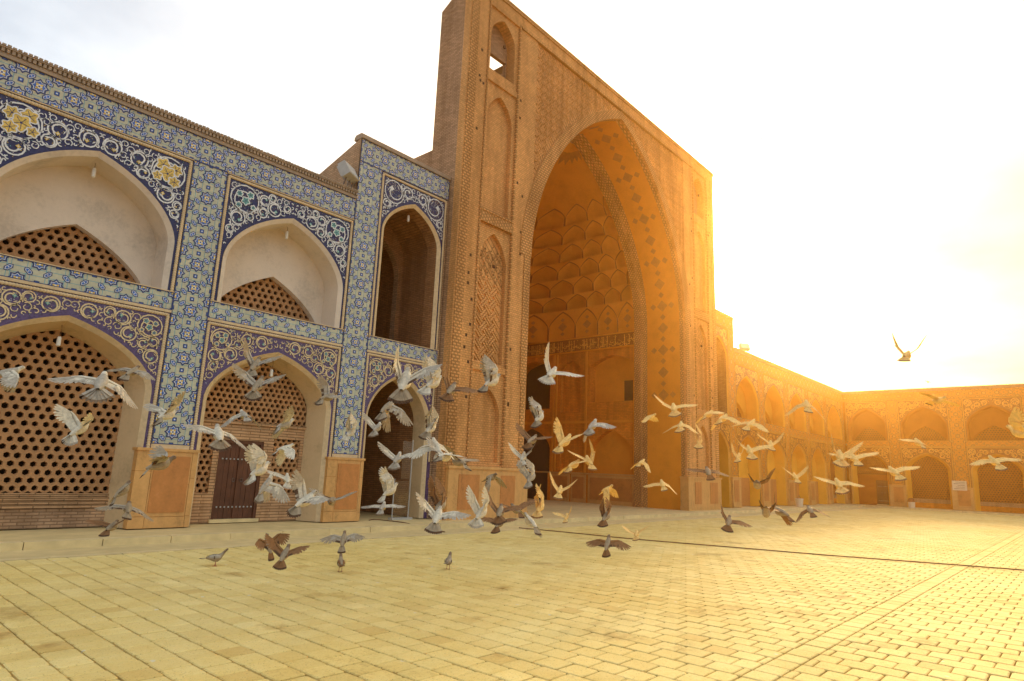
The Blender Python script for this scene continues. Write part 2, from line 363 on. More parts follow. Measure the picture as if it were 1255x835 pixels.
def tile_band(root, T, rotz, u0, u1, z0, z1, scheme, vertical, mode='centre', stars=True, P=.585):
    """a strip of glazed mosaic: plate, whole star tiles as pieces, the small tiles between joined"""
    S = SCH[scheme]; mb = MB(T)
    mb.poly([(u0, 0, z0), (u1, 0, z0), (u1, 0, z1), (u0, 0, z1)], S['ground'])
    e = .018
    for a, b_, c, d_ in ((u0, u1, z0, z0 + e), (u0, u1, z1 - e, z1), (u0, u0 + e, z0 + e, z1 - e), (u1 - e, u1, z0 + e, z1 - e)):
        mb.poly([(a, -.012, c), (b_, -.012, c), (b_, -.012, d_), (a, -.012, d_)], S['dark'])
    plate = mb.build('tile_band', root)
    W = (u1 - u0) if vertical else (z1 - z0); Ln = (z1 - z0) if vertical else (u1 - u0)
    n = max(1, round(Ln / P)); Pl = Ln / n
    Pw = W if mode == 'centre' else 2 * W
    ib = MB(T); r = .175 if mode == 'centre' else .165
    def put(layers, a, c, y0=-.004):
        # (a along, c across) -> (u,z)
        uu, zz = (u0 + c, z0 + a) if vertical else (u0 + a, z0 + c)
        whole = uu - u0 > .17 and u1 - uu > .17 and zz - z0 > .17 and z1 - zz > .17
        for i, (pl, mt) in enumerate(layers):
            pp = [(x + uu, y + zz) for x, y in pl]; y = y0 - .0016 * i
            tris = [pp] if len(pp) <= 6 else [[(uu, zz), pp[j - 1], pp[j]] for j in range(len(pp))]
            for tr in tris:
                if not whole: tr = clip(tr, u0 + .006, u1 - .006, z0 + .006, z1 - .006)
                if tr: ib.poly([(x, y, z) for x, z in tr], mt)
    def strap(a0, c0, a1, c1, wd=.016):
        dx, dy = a1 - a0, c1 - c0; L = math.hypot(dx, dy); nx, ny = -dy / L * wd / 2, dx / L * wd / 2
        q = [(a0 + nx, c0 + ny), (a1 + nx, c1 + ny), (a1 - nx, c1 - ny), (a0 - nx, c0 - ny)]
        q = [((u0 + c, z0 + a) if vertical else (u0 + a, z0 + c)) for a, c in q]
        q = clip(q, u0 + .006, u1 - .006, z0 + .006, z1 - .006)
        if q: ib.poly([(x, -.002, z) for x, z in q], S['strap'])
    sm = star_mesh(scheme, r)
    c0 = W / 2 if mode == 'centre' else 0
    for i in range(-1, n + 1):
        for jx in (-1, 0, 1):
            for (oa, oc) in ((.5, 0), (0, .5)):
                a = (i + oa) * Pl; c = c0 + (jx + oc) * Pw
                uu, zz = (u0 + c, z0 + a) if vertical else (u0 + a, z0 + c)
                if not (u0 - r < uu < u1 + r and z0 - r < zz < z1 + r): continue
                inside = u0 + r * .9 < uu < u1 - r * .9 and z0 + r * .9 < zz < z1 - r * .9
                if inside and stars: inst('star_tile', sm, T(uu, -.004, zz), (0, 0, rotz), plate)
                else: put(star_layers(S, r), a, c)
            for (oa, oc) in ((0, 0), (.5, .5)):
                put(sq_layers(S, .066), (i + oa) * Pl, c0 + (jx + oc) * Pw)
            for oa in (.25, .75):
                for oc in (.25, .75):
                    sg = 1 if (oa == oc) else -1
                    rot = sg * math.pi / 4
                    put(hex_layers(S, .098, .05, rot), (i + oa) * Pl, c0 + (jx + oc) * Pw)
        for jx in (-1, 0, 1):
            for oc in (.17, .33, .67, .83): strap(i * Pl, c0 + (jx + oc) * Pw, (i + 1) * Pl, c0 + (jx + oc) * Pw, .009)
        for oa in (.2, .3, .7, .8): strap((i + oa) * Pl, 0, (i + oa) * Pl, W, .009)
    ib.build('mosaic_inlay', plate, kind='stuff')
def ribbon(mb, path, wd, d, mat):
    A, B = [], []
    n = len(path)
    for i, (x, z) in enumerate(path):
        x0, z0 = path[max(i - 1, 0)]; x1, z1 = path[min(i + 1, n - 1)]
        L = math.hypot(x1 - x0, z1 - z0) or 1; nx, nz = -(z1 - z0) / L, (x1 - x0) / L
        k = wd[i] if isinstance(wd, list) else wd
        A.append((x + nx * k / 2, d, z + nz * k / 2)); B.append((x - nx * k / 2, d, z - nz * k / 2))
    mb.strip(A, B, mat)
def disc(mb, x, z, r, d, mat, n=8, lob=0):
    mb.poly([(x + r * (1 + lob * math.cos(4 * a)) * math.cos(a), d, z + r * (1 + lob * math.cos(4 * a)) * math.sin(a)) for a in (2 * math.pi * i / n for i in range(n))], mat)
def scroll(root, T, c, hw_in, ztop, A, zlow, cols, seed, rings, wd=.026, big=True, dens=1.0):
    """arabesque mosaic of the two spandrels beside an arch: curling stems, leaves, blossoms"""
    rnd = random.Random(seed); (cc, ahw, zs, za, k, p) = A; stem, bl, leaf = cols[1], cols[2], cols[3]
    mb = MB(T); placed = []
    def free(x, z, r):
        if x < .02 + r * .6 or x + r > hw_in or z + r > ztop or z - r < zlow: return False
        if x - r * .2 < ahw + .03:
            for da in range(10):
                a = math.pi * (1 + da / 9.0) ; px, pz = x + r * math.cos(a), z + r * math.sin(a)
                if px < ahw + .05 and pz < arch_z(cc + max(px, 0), cc, ahw, zs, za, k, p) + .03: return False
        return True
    def okc(x, z, r): return all(math.hypot(x - a, z - b) > (r + q) * .93 for a, b, q in placed)
    if big:
        r0 = rings[0]; x, z = hw_in - r0 * 1.08, ztop - r0 * 1.08; placed.append((x, z, r0))
    for r in rings[1:] if big else rings:
        for _ in range(int((240 if r > .09 else 900) * dens)):
            x = rnd.uniform(0, hw_in); z = rnd.uniform(zlow, ztop)
            if free(x, z, r) and okc(x, z, r): placed.append((x, z, r))
    rm = rings[-1]
    for (x, z, r) in placed:
        a0 = rnd.uniform(0, 6.28); sg = rnd.choice((-1, 1)); turns = 1.75 if r > .09 else (1.0 if r > .06 else rnd.uniform(.45, .7))
        isbig = big and (x, z, r) == placed[0]
        for side in (-1, 1):
            X = lambda q: cc + side * q
            n = 26 if r > .14 else (18 if r > .08 else 10)
            pth = []
            for i in range(n + 1):
                f = i / n; rr = r * (1 - .62 * max(0, f - .5) / .5); a = a0 + sg * f * turns * 2 * math.pi
                pth.append((X(x + rr * math.cos(a)), z + rr * math.sin(a)))
            w_ = wd * (1.15 if r > .12 else (.95 if r > .08 else .7)); w_ = w_ if r > .06 else [.003] + [w_ * 1.15] * (n - 1) + [.003]
            ribbon(mb, pth, w_, -.006, stem)
            if r > .09 and not isbig:
                disc(mb, pth[-1][0], pth[-1][1], r * .22, -.009, bl, 8, .25); disc(mb, pth[-1][0], pth[-1][1], r * .08, -.012, stem, 6)
                for q in range(3):                                    # leaves springing from the stem
                    a = a0 + 2.1 * q; lx, lz = x + r * .62 * math.cos(a), z + r * .62 * math.sin(a)
                    ribbon(mb, [(X(lx + .5 * r * (f - .5) * math.cos(a + 1.9)), lz + .5 * r * (f - .5) * math.sin(a + 1.9)) for f in (0, .5, 1)], [.004, wd * .9, .004], -.005, stem)
            if isbig:                                                 # palmette: overlapping lobed petals
                for q, (ox, oz, pr) in enumerate(((-.35, .42, .40), (.42, .30, .36), (-.05, -.10, .46), (.40, -.52, .34), (-.62, -.42, .28))):
                    lx, lz = x + r * ox, z + r * oz; k5 = 5 + q % 2; pr = pr * (.58 if bl == 'glaze_turquoise' else 1)
                    rim_ = [(lx + r * pr * (1 + .17 * math.cos(k5 * b + q)) * math.cos(b), lz + r * pr * (1 + .17 * math.cos(k5 * b + q)) * math.sin(b)) for b in (2 * math.pi * i / 30 for i in range(31))]
                    y_ = -.0075 - .0032 * q
                    for i in range(30): mb.poly([(X(lx), y_, lz), (X(rim_[i][0]), y_, rim_[i][1]), (X(rim_[i + 1][0]), y_, rim_[i + 1][1])], bl)
                    ribbon(mb, [(X(a_), b_) for a_, b_ in rim_], wd * .8, y_ - .0012, stem)
                    for e in range(k5):
                        b = -q / k5 + e * 2 * math.pi / k5
                        ribbon(mb, [(X(lx + f * r * pr * math.cos(b)), lz + f * r * pr * math.sin(b)) for f in (.18, .78)], .011, y_ - .0016, cols[0])
                    disc(mb, X(lx), lz, r * pr * .16, y_ - .002, cols[0], 6)
    for _ in range(int(700 * dens)):                                  # small blossoms between
        x = rnd.uniform(0, hw_in); z = rnd.uniform(zlow, ztop); r = rm * .28
        if free(x, z, r * 1.2) and all(abs(math.hypot(x - a, z - b) - q) > r * 1.3 for a, b, q in placed):
            for side in (-1, 1):
                pick = rnd.random()
                disc(mb, cc + side * x, z, r, -.004, bl if pick < .4 else (leaf if pick < .75 else stem), 6, .2)
    return mb.build('scrollwork', root, kind='stuff')
def cord(root, T, pts, r, mat, d=0, step=.055):
    """rope moulding: a half-round bar with a bead every few centimetres, along pts in (u,z)"""
    mb = MB(T); path = []
    for (a, b), (c, e) in zip(pts, pts[1:]):
        L = math.hypot(c - a, e - b); n = max(1, int(L / step * 2))
        for i in range(n): path.append((a + (c - a) * i / n, b + (e - b) * i / n))
    path.append(pts[-1]); rows = []; n = len(path)
    for i, (x, z) in enumerate(path):
        x0, z0 = path[max(i - 1, 0)]; x1, z1 = path[min(i + 1, n - 1)]
        L = math.hypot(x1 - x0, z1 - z0) or 1; nx, nz = -(z1 - z0) / L, (x1 - x0) / L
        rr = r * (1 if i % 2 else .74); rows.append([(x + nx * rr * math.cos(a), d - rr * .8 * math.sin(a), z + nz * rr * math.cos(a)) for a in (0, .8, 1.57, 2.34, 3.1416)])
    mb.grid(rows, mat); return mb.build('cord_moulding', root)
LR = random.Random(21)
def lattice(mb, u0, u1, z0, z1, d, th, inside, mat, pitch=.18, hole=.058):
    Rh = pitch / math.sqrt(3); dz = pitch * .8660254; j = 0; z = z0
    cs = [(math.cos(math.pi / 6 + k * math.pi / 3), math.sin(math.pi / 6 + k * math.pi / 3)) for k in range(6)]
    while z < z1 + dz:
        u = u0 + (pitch / 2 if j % 2 else 0)
        while u < u1 + pitch:
            if inside(u, z):
                hk = hole * LR.uniform(.90, 1.07); ju, jz = LR.uniform(-.006, .006), LR.uniform(-.006, .006)
                o = [(u + Rh * a, d, z + Rh * b) for a, b in cs]; h = [(u + ju + hk * a * LR.uniform(.95, 1.05), d, z + jz + hk * b * LR.uniform(.95, 1.05)) for a, b in cs]
                h2 = [(a, d + th, b) for a, _, b in h]
                h1 = [(u + ju + (a - u - ju) * 1.13, d - .004, z + jz + (b - z - jz) * 1.13) for a, _, b in h]; h = [(a, d + .014, b) for a, _, b in h]
                mb.strip(o, h1, mat, True); mb.strip(h1, h, mat, True); mb.strip(h, h2, mat, True)
            u += pitch
        z += dz; j += 1

# ------------------------------------------------------------------ arcade wings
ZS = dict(cor=9.35, top=9.1, bt=8.47, fu=8.45, sill=5.25, mb1=5.23, mb0=4.82, fl=4.76, dado=1.78, base=.12)
BULBS = []
def bay_upper(root, T, a, b, zf, zsill, S, seed, hires=True, loggia=False):
    if S is SCH['blue'] and (loggia or a > 6): S = dict(S, up=(S['up'][0], 'glaze_white', 'glaze_turquoise' if not loggia else 'glaze_white', 'glaze_gold'))
    c, hw = (a + b) / 2, (b - a) / 2
    ci = .115; ahw = hw - .17; zs = zsill + (1.05 if not loggia else 3.25); za = zf - (.58 if not loggia else .62)
    A = arch(c, ahw, zs, za)
    mb = MB(T); arch_plate(mb, a, b, zsill, zf, A, .012, S['up'][0]); sp = mb.build('spandrel', root)
    scroll(sp, T, c, hw - ci, zf - ci, (c, ahw + .06, zs, za + .06, .33, 2.2), zs + .05, S['up'], seed, big=not loggia, rings=
           (.36, .18, .135, .10, .07, .045, .03) if hires else (.24, .17, .12), wd=.028 if hires else .045, dens=1 if hires else .5)
    e = .055
    cord(root, T, [(a + e, zsill), (a + e, zf - e), (b - e, zf - e), (b - e, zsill)], .042, S['cord'])
    A1 = arch(c, ahw - .10, zs, za - .10)
    mb = MB(T)
    Ao = [(u, -.02, z) for u, z in opening(arch(c, ahw + .015, zs, za + .015), zsill)]; Ai = [(u, .05, z) for u, z in opening(A1, zsill)]
    mb.strip([(u, .02, z) for u, _, z in Ao], Ao, S['cord']); mb.strip(Ao, Ai, S['plas'] if not loggia else S['cord'])
    dep = .72 if not loggia else .5
    A2 = arch(c, ahw - .11, zs, za - .12)
    pm = S['plas'] if not loggia else 'brick_wing_dark'
    reveal(mb, A1, A2, .05, dep, zsill, pm)
    mb.poly([(A2[0][0], .02, zsill), (A2[-1][0], .02, zsill), (A2[-1][0], dep + .4, zsill), (A2[0][0], dep + .4, zsill)], pm)
    if not loggia:
        B = arch(c, ahw - .2, zsill - .1, zsill + 1.17, k=.5); zz = zsill - .1
        for (u0, w0), (u1, w1) in zip(B, B[1:]):
            mb.poly([(u0, dep, w0), (u1, dep, w1), (u1, dep, max(w1, arch_z(u1, c, ahw - .11, zs, za - .12))), (u0, dep, max(w0, arch_z(u0, c, ahw - .11, zs, za - .12)))], pm)
        for s_ in (-1, 1):
            mb.poly([(c + s_ * (ahw - .2), dep, zsill), (c + s_ * (ahw - .11), dep, zsill)] + [(c + s_ * (ahw - .11 - .015 * q), dep, arch_z(c + s_ * (ahw - .11 - .015 * q), c, ahw - .11, zs, za - .12)) for q in range(7)], pm)
        reveal(mb, B, B, dep, dep + .22, zz, pm)
        mb.build('niche', root, True) if False else mb.build('niche', root)
        lm = MB(T)
        lattice(lm, c - ahw, c + ahw, zsill + .02, zsill + 1.2, dep + .2, .09, lambda u, z: abs(u - c) < ahw - .05 and z < arch_z(u, c, ahw - .2, zsill - .1, zsill + 1.17, .5) + .12, S['lat'])
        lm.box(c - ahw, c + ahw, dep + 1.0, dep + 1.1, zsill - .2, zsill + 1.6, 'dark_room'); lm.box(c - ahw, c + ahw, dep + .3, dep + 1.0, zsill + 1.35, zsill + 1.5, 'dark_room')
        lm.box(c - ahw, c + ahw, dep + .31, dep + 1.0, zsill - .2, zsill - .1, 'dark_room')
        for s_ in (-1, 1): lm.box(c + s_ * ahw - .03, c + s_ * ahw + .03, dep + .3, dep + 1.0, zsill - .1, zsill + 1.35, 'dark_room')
        lm.build('lattice_screen', root)
    else:
        mb.build('arch_lining', root)
        rm = MB(T); D = 3.4                                    # vaulted brick loggia behind the opening
        A3 = arch(c, hw - .12, zs, zf - .5)
        rows = [[(u, d, z) for u, z in opening(A3, zsill)] for d in (.5, 1.4, 2.4, D)]; rm.grid(rows, 'brick_wing_dark')
        arch_plate(rm, c - hw, c + hw, zsill, zf - .3, A2, .5, 'brick_wing_dark')
        rm.poly([(u, D, z) for u, z in opening(A3, zsill)], 'brick_wing_dark')
        rm.poly([(a, .5, zsill - .001), (b, .5, zsill - .001), (b, D, zsill - .001), (a, D, zsill - .001)], 'brick_wing_dark')
        A4 = arch(c, hw - .30, zs - .6, zf - 1.1)
        rows = [[(u, d, z) for u, z in opening(A4, zsill)] for d in (1.9, 2.15)]; rm.grid(rows, 'brick_wing')
        rm.strip([(u, 1.9, z) for u, z in opening(A3, zsill)], [(u, 1.9, z) for u, z in opening(A4, zsill)], 'brick_wing_dark')
        rm.build('loggia', root)
    BULBS.append(T(c + .05, .35, za - .12))
def bay_lower(root, T, a, b, zf, S, seed, kind, hires=True):
    c, hw = (a + b) / 2, (b - a) / 2; z0 = ZS['base']; ci = .115; ahw = hw - .17; zs, za = 2.95, zf - .47; zd = ZS['dado']
    A = arch(c, ahw, zs, za)
    mb = MB(T); arch_plate(mb, a, b, z0, zf, A, .012, S['lo'][0]); sp = mb.build('spandrel', root)
    scroll(sp, T, c, hw - ci, zf - ci, (c, ahw + .06, zs, za + .06, .33, 2.2), zs - .55, S['lo'], seed, rings=
           (.25, .15, .11, .08, .055, .038, .026) if hires else (.22, .15, .11), wd=.024 if hires else .04, dens=1.3 if hires else .5)
    e = .055
    cord(root, T, [(a + e, zd), (a + e, zf - e), (b - e, zf - e), (b - e, zd)], .042, S['cord'])
    A1 = arch(c, ahw - .09, zs, za - .09)
    mb = MB(T)
    Ao = [(u, -.02, z) for u, z in opening(arch(c, ahw + .015, zs, za + .015), z0)]; Ai = [(u, .06, z) for u, z in opening(A1, z0)]
    mb.strip([(u, .02, z) for u, _, z in Ao], Ao, S['cord']); mb.strip(Ao, Ai, S['cord'])
    if kind == 'passage':
        A2 = arch(c, ahw - .10, zs, za - .1); reveal(mb, A1, A2, .06, .6, z0, S['plas2']); mb.build('arch_lining', root)
        rm = MB(T); D = 3.6; A3 = arch(c, hw - .1, zs, zf - .2)
        rm.grid([[(u, d, z) for u, z in opening(A3, z0)] for d in (.6, 1.5, 2.5, D)], 'brick_wing_dark')
        arch_plate(rm, c - hw, c + hw, z0, zf - .1, A2, .6, 'brick_wing_dark'); rm.poly([(u, D, z) for u, z in opening(A3, z0)], 'brick_wing')
        B = arch(c, .55, 1.7, 2.25); rm.poly([(u, D - .01, z) for u, z in opening(B, z0)], 'dark_room')
        rm.build('passage', root)
        return
    dep = .62; A2 = arch(c, ahw - .32, zs - .02, za - .22)
    reveal(mb, A1, A2, .06, dep, z0, S['plas2']); mb.build('arch_lining', root)
    zsl = .80
    inner = lambda u, z, m_=.05: abs(u - c) < ahw - .32 + m_ and z < arch_z(u, c, ahw - .32, zs - .02, za - .22) + m_ + .05
    if kind == 'screen':
        lm = MB(T); lattice(lm, c - ahw, c + ahw, zsl + .09, za, dep - .02, .1, lambda u, z: inner(u, z, .1), S['lat'])
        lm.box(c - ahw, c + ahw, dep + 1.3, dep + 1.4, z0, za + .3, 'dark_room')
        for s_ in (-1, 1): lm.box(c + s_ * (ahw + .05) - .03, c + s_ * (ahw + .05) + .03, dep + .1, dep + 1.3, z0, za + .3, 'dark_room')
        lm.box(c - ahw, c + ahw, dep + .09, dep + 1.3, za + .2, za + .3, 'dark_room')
        lm.build('lattice_screen', root)
        sm = MB(T); hw2 = ahw - .25
        for i in range(4): sm.box(c - hw2, c + hw2, dep - .05 - .012 * (i % 2), dep + .2, zsl - .075 * (i + 1) + .012, zsl - .075 * i, 'brick_sill')
        sm.box(c - hw2, c + hw2, dep - .015, dep + .2, z0, zsl - .3, S['core']); sm.build('brick_sill', root)
    elif kind == 'door':
        wl = MB(T); hw2 = ahw - .2; dx0, dx1, dz1 = c - .88, c + .24, 2.02
        if not hires: dx0, dx1 = c + .25, c + 1.2
        wn = [(c + .50, c + 1.25), (c - 1.32, c - 1.02)] if hires else []
        xs = [c - hw2] + sorted([dx0, dx1] + [q for w_ in wn for q in w_]) + [c + hw2]
        zl0, zl1 = 2.30, 2.52
        wl.box(c - hw2, c + hw2, dep, dep + .25, zl0, zl1, S['sill'])
        wl.box(c - hw2, c + hw2, dep - .04, dep + .02, zl1 - .05, zl1 + .02, S['sill'])
        for x0, x1 in zip(xs, xs[1:]):
            if abs(x0 - dx0) < 1e-6: wl.box(x0, x1, dep, dep + .25, dz1 + .06, zl0, S['sill']); continue
            if any(abs(x0 - w_[0]) < 1e-6 for w_ in wn):
                wl.box(x0, x1, dep, dep + .25, z0, zsl, S['sill']); wl.box(x0, x1, dep, dep + .25, 2.17, zl0, S['sill']); continue
            wl.box(x0, x1, dep, dep + .25, z0, zl0, S['sill'])
        wl.build('brick_infill', root)
        lm = MB(T); lattice(lm, c - ahw, c + ahw, zl1 + .1, za, dep + .03, .1, lambda u, z: inner(u, z, .1), S['lat'], .15, .05); lm.build('lattice_screen', root)
        for x0, x1 in wn:
            lm = MB(T); lattice(lm, x0, x1, zsl + .06, 2.2, dep + .05, .1, lambda u, z: x0 - .05 < u < x1 + .05, S['lat'], .15, .05); lm.build('lattice_screen', root)
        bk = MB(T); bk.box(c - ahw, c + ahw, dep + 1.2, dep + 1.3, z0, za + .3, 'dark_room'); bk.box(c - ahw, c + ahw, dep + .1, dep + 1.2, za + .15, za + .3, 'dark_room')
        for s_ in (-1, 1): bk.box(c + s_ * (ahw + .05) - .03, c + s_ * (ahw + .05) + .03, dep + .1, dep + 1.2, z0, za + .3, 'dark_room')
        bk.build('room_behind', root)
        dr = MB(T); f = .07
        dr.box(dx0, dx0 + f, dep + .02, dep + .14, z0 + .08, dz1 + .06, 'wood'); dr.box(dx1 - f, dx1, dep + .02, dep + .14, z0 + .08, dz1 + .06, 'wood'); dr.box(dx0 + f, dx1 - f, dep + .021, dep + .14, dz1 - .02, dz1 + .06, 'wood')
        dr.box(dx0 - .05, dx1 + .05, dep - .06, dep + .2, z0, z0 + .08, 'kerb_stone')
        door = dr.build('door', root)
        npl = 8; wpl = (dx1 - dx0 - 2 * f) / npl
        for i in range(npl):
            pm = MB(T); x0 = dx0 + f + i * wpl; pm.box(x0 + .004, x0 + wpl - .004, dep + .06 + (.006 if i % 2 else 0), dep + .1, z0 + .085, dz1 - .02, 'wood'); pm.build('plank', door)
        hb = MB(T); hb.box((dx0 + dx1) / 2 - .03, (dx0 + dx1) / 2 + .03, dep + .035, dep + .065, z0 + .085, dz1 - .02, 'wood'); hb.build('centre_post', door)
        st = MB(T)
        for zz in (.48, 1.62):
            for i in range(10):
                x = dx0 + .13 + i * (dx1 - dx0 - .26) / 9
                st.box(x - .017, x + .017, dep + .04, dep + .062, zz - .017, zz + .017, 'lamp_grey')
        st.build('studs', door)
        hd = MB(T)
        for s_ in (-1, 1): hd.tube([((dx0 + dx1) / 2 + s_ * .1 + .035 * math.cos(q), dep + .05, 1.12 + .045 * math.sin(q)) for q in (i * math.pi / 4 for i in range(9))], .008, 'iron', 5)
        hd.build('handle', door)
    else:                                                        # blind plastered recess with a panelled dado
        bl = MB(T); hw2 = ahw - .2
        bl.box(c - hw2, c + hw2, dep, dep + .2, zd, za + .2, S['plas']); bl.box(c - hw2, c + hw2, dep - .04, dep + .2, z0, zd, 'dado_panel'); bl.build('blind_panel', root)
        if kind == 'blind_door':
            dm = MB(T); dm.box(c - .1, c + .75, dep - .07, dep - .03, z0 + .02, 1.55, 'wood'); dm.build('door', root)
def dado(root, T, a, b, d=-.12, zt=None, split=True):
    z0 = ZS['base']; zt = zt or ZS['dado']; mb = MB(T)
    mb.box(a, b, d + .012, .3, z0, zt - .06, 'vault_joint'); mb.box(a - .03, b + .03, d - .03, .3, zt - .06, zt, 'dado_stone')
    o = mb.build('dado', root)
    w_ = b - a; DR = random.Random(int(a * 50)); cuts = [a - .008, a + w_ * .25, b - w_ * .09, b + .008]
    for x0, x1 in zip(cuts, cuts[1:]):
        zc = [z0, z0 + .24 + DR.uniform(-.02, .03), z0 + DR.uniform(.85, 1.2), zt - .06]
        for y0, y1 in zip(zc, zc[1:]):
            sl_ = MB(T); e_ = .004; sl_.box(x0 + e_, x1 - e_, d - DR.uniform(0, .008) - (.012 if y0 == z0 else 0), .28, y0 + e_, y1 - e_, 'dado_stone'); sl_.build('stone_slab', o)
    pm = MB(T); pm.box(a + w_ * .28, b - w_ * .12, d - .022, d + .05, z0 + .32, zt - .16, 'dado_panel'); pm.build('marble_panel', o)
    return o
def cornice(root, T, u0, u1, z0, z1, back, mat='cornice_brick'):
    mb = MB(T); h = z1 - z0
    mb.box(u0, u1, -.04, back, z0, z0 + h * .34, mat); mb.box(u0, u1, -.09, back, z0 + h * .68, z1 - .04, mat)
    mb.box(u0, u1, -.02, back, z0 + h * .34, z0 + h * .68, mat)
    n = int((u1 - u0) / .085)
    for i in range(n):
        x = u0 + (i + .5) * (u1 - u0) / n
        mb.box(x - .026, x + .026, -.075, -.019, z0 + h * .36, z0 + h * .67, mat); mb.box(x - .032, x + .032, -.105, -.06, z1 - .05, z1 - .012 + random.uniform(-.006, .012), mat)
    return mb.build('cornice', root)
def wing(root, T, rotz, bays, scheme, u0, u1, hires=True, endstrips=(), extra_left=None):
    """bays: (a, b, lower kind); tile strips stand between neighbouring bays"""
    S = SCH[scheme]; Z = ZS; st = hires
    if st or True:
        tile_band(root, T, rotz, u0, u1, Z['bt'], Z['top'], scheme, False, stars=st, P=.60 if st else .8)
    for a, b, k in bays:
        tile_band(root, T, rotz, a + (.0), b, Z['mb0'], Z['mb1'], scheme, False, 'edges', False, P=.60 if st else .8)
        bay_upper(root, T, a, b, Z['fu'], Z['sill'], S, int(a * 100) + 5, hires)
        bay_lower(root, T, a, b, Z['fl'], S, int(a * 100) + 77, k, hires)
    edges = [(bays[i][1], bays[i + 1][0]) for i in range(len(bays) - 1)] + list(endstrips)
    for a, b in edges:
        tile_band(root, T, rotz, a + .0, b, Z['dado'] + .09, Z['bt'], scheme, True, stars=st, P=.57 if st else .8)
        pm = MB(T); pm.box(a, b, -.01, .3, Z['base'], Z['dado'] + .09, S['cord']); pm.build('pier', root)
        dado(root, T, a - .27, b + .16)
    cornice(root, T, u0, u1, Z['top'], Z['cor'], .5)
    for a, b, k in bays:
        for za, zb in ((Z['fl'], Z['mb0']), (Z['mb1'], Z['sill']), (Z['fu'], Z['bt'])):
            pm = MB(T); pm.box(a, b, -.022, .05, za, zb, S['cord']); pm.build('moulding', root)
    mass = MB(T)
    mass.box(u0, u1, .35, 7.5, Z['cor'] - .22, Z['cor'] - .08, 'roof_clay'); mass.box(u0, u1, 7.4, 7.6, 0, Z['cor'] - .22, S['core'])
    mass.box(u0, u1, .5, 7.4, Z['sill'] - .36, Z['sill'] - .22, 'roof_clay')
    for x in (u0 + .01, u1 - .11): mass.box(x, x + .1, .06, 7.4, 0, Z['cor'] - .22, S['core'])
    mass.build('wall_mass', root)
def tall_bay(root, T, rotz, scheme, hires=True):
    """the taller tiled bay that stands against the portal"""
    S = SCH[scheme]; a, s1, b = 9.75, 10.56, 13.27; zt = 11.15; zf = 10.30
    tile_band(root, T, rotz, a, b, zf + .02, zt - .12, scheme, False, stars=hires, P=.6 if hires else .8)
    tile_band(root, T, rotz, a, s1, ZS['dado'] + .09, zf + .02, scheme, True, stars=hires, P=.57 if hires else .8)
    tile_band(root, T, rotz, s1, b, ZS['mb0'], ZS['mb1'], scheme, False, 'edges', False, P=.6 if hires else .8)
    bay_upper(root, T, s1, b - .05, zf, ZS['sill'], S, 31, hires, loggia=True)
    bay_lower(root, T, s1, b - .05, ZS['fl'], S, 35, 'passage', hires)
    pm = MB(T); pm.box(a, s1, -.01, .3, ZS['base'], ZS['dado'] + .09, S['cord']); pm.build('pier', root)
    dado(root, T, a - .17, s1 + .14)
    mb = MB(T)
    for za, zb in ((ZS['fl'], ZS['mb0']), (ZS['mb1'], ZS['sill'])): mb.box(s1, b, -.022, .05, za, zb, S['cord'])
    mb.box(b - .05, b, -.02, .3, ZS['base'], zf, S['core'])
    mb.build('moulding', root)
    mb = MB(T); mb.box(a - .03, b, -.06, .35, zt - .12, zt, 'cornice_brick'); mb.box(a - .03, b - .01, .0, .3, zt, zt + .04, 'cornice_brick'); mb.build('coping', root)
    mb = MB(T)                                                   # brick flank with its sloping parapet
    for x in (a - .02, b - .12):
        mb.poly([(x, .01, 0), (x, 4, 0), (x, 4, 9.9), (x, 2.4, 10.45), (x, .01, zt - .121)], 'brick_wing')
        mb.poly([(x + .12, .01, 0), (x + .12, 4, 0), (x + .12, 4, 9.9), (x + .12, 2.4, 10.45), (x + .12, .01, zt - .121)], 'brick_wing')
        mb.strip([(x, .01, zt - .121), (x, 2.4, 10.45), (x, 4, 9.9)], [(x + .12, .01, zt - .121), (x + .12, 2.4, 10.45), (x + .12, 4, 9.9)], 'cornice_brick')
    mb.poly([(a, .36, zt - .5), (b, .36, zt - .5), (b, 4, 9.7), (a, 4, 9.7)], 'roof_clay'); mb.box(a, b, 3.9, 4.0, 0, 9.8, 'brick_wing')
    mb.box(a, b, .6, 3.9, ZS['sill'] - .3, ZS['sill'] - .05, 'roof_clay')
    mb.build('wall_mass', root)

YF = 15.0
TL = lambda u, d, z: (u, YF + d, z)
TR = lambda u, d, z: (46.2 - u, YF + d, z)
TF = lambda u, d, z: (59.0 + d, YF - u, z)
left = thing('arcade_wing', (5, YF, 0), 'two-storey arcade wing clad in blue star tiles, left of the tall brick portal', 'arcade')
wing(left, TL, 0, [(-2.96, .74, 'screen'), (1.50, 5.27, 'screen'), (6.07, 9.74, 'door')], 'blue', -2.96, 9.74, True, endstrips=[(.74, 1.50)][:0])
tb = thing('tiled_bay', (11.5, YF, 0), 'tall narrow blue tiled bay with a dark open arch, beside the portal flank', 'bay')
tall_bay(tb, TL, 0, 'blue')
tb2 = thing('tiled_bay', (34.7, YF, 0), 'tall narrow glow-tinted orange bay with a dark open arch, right of the portal', 'bay')
tall_bay(tb2, TR, math.pi, 'glow_tint', False)
right = thing('arcade_wing', (47, YF, 0), 'glow-tinted orange two-storey arcade wing with pale blind arches, between portal and corner', 'arcade')
wing(right, TR, math.pi, [(-12.1, -7.95, 'screen'), (-7.35, -3.60, 'blind_door'), (-2.96, .74, 'blind'), (1.50, 5.27, 'blind_door'), (6.07, 9.74, 'blind')], 'glow_tint', -13.05, 9.74, False, endstrips=[(-12.8, -12.1)])
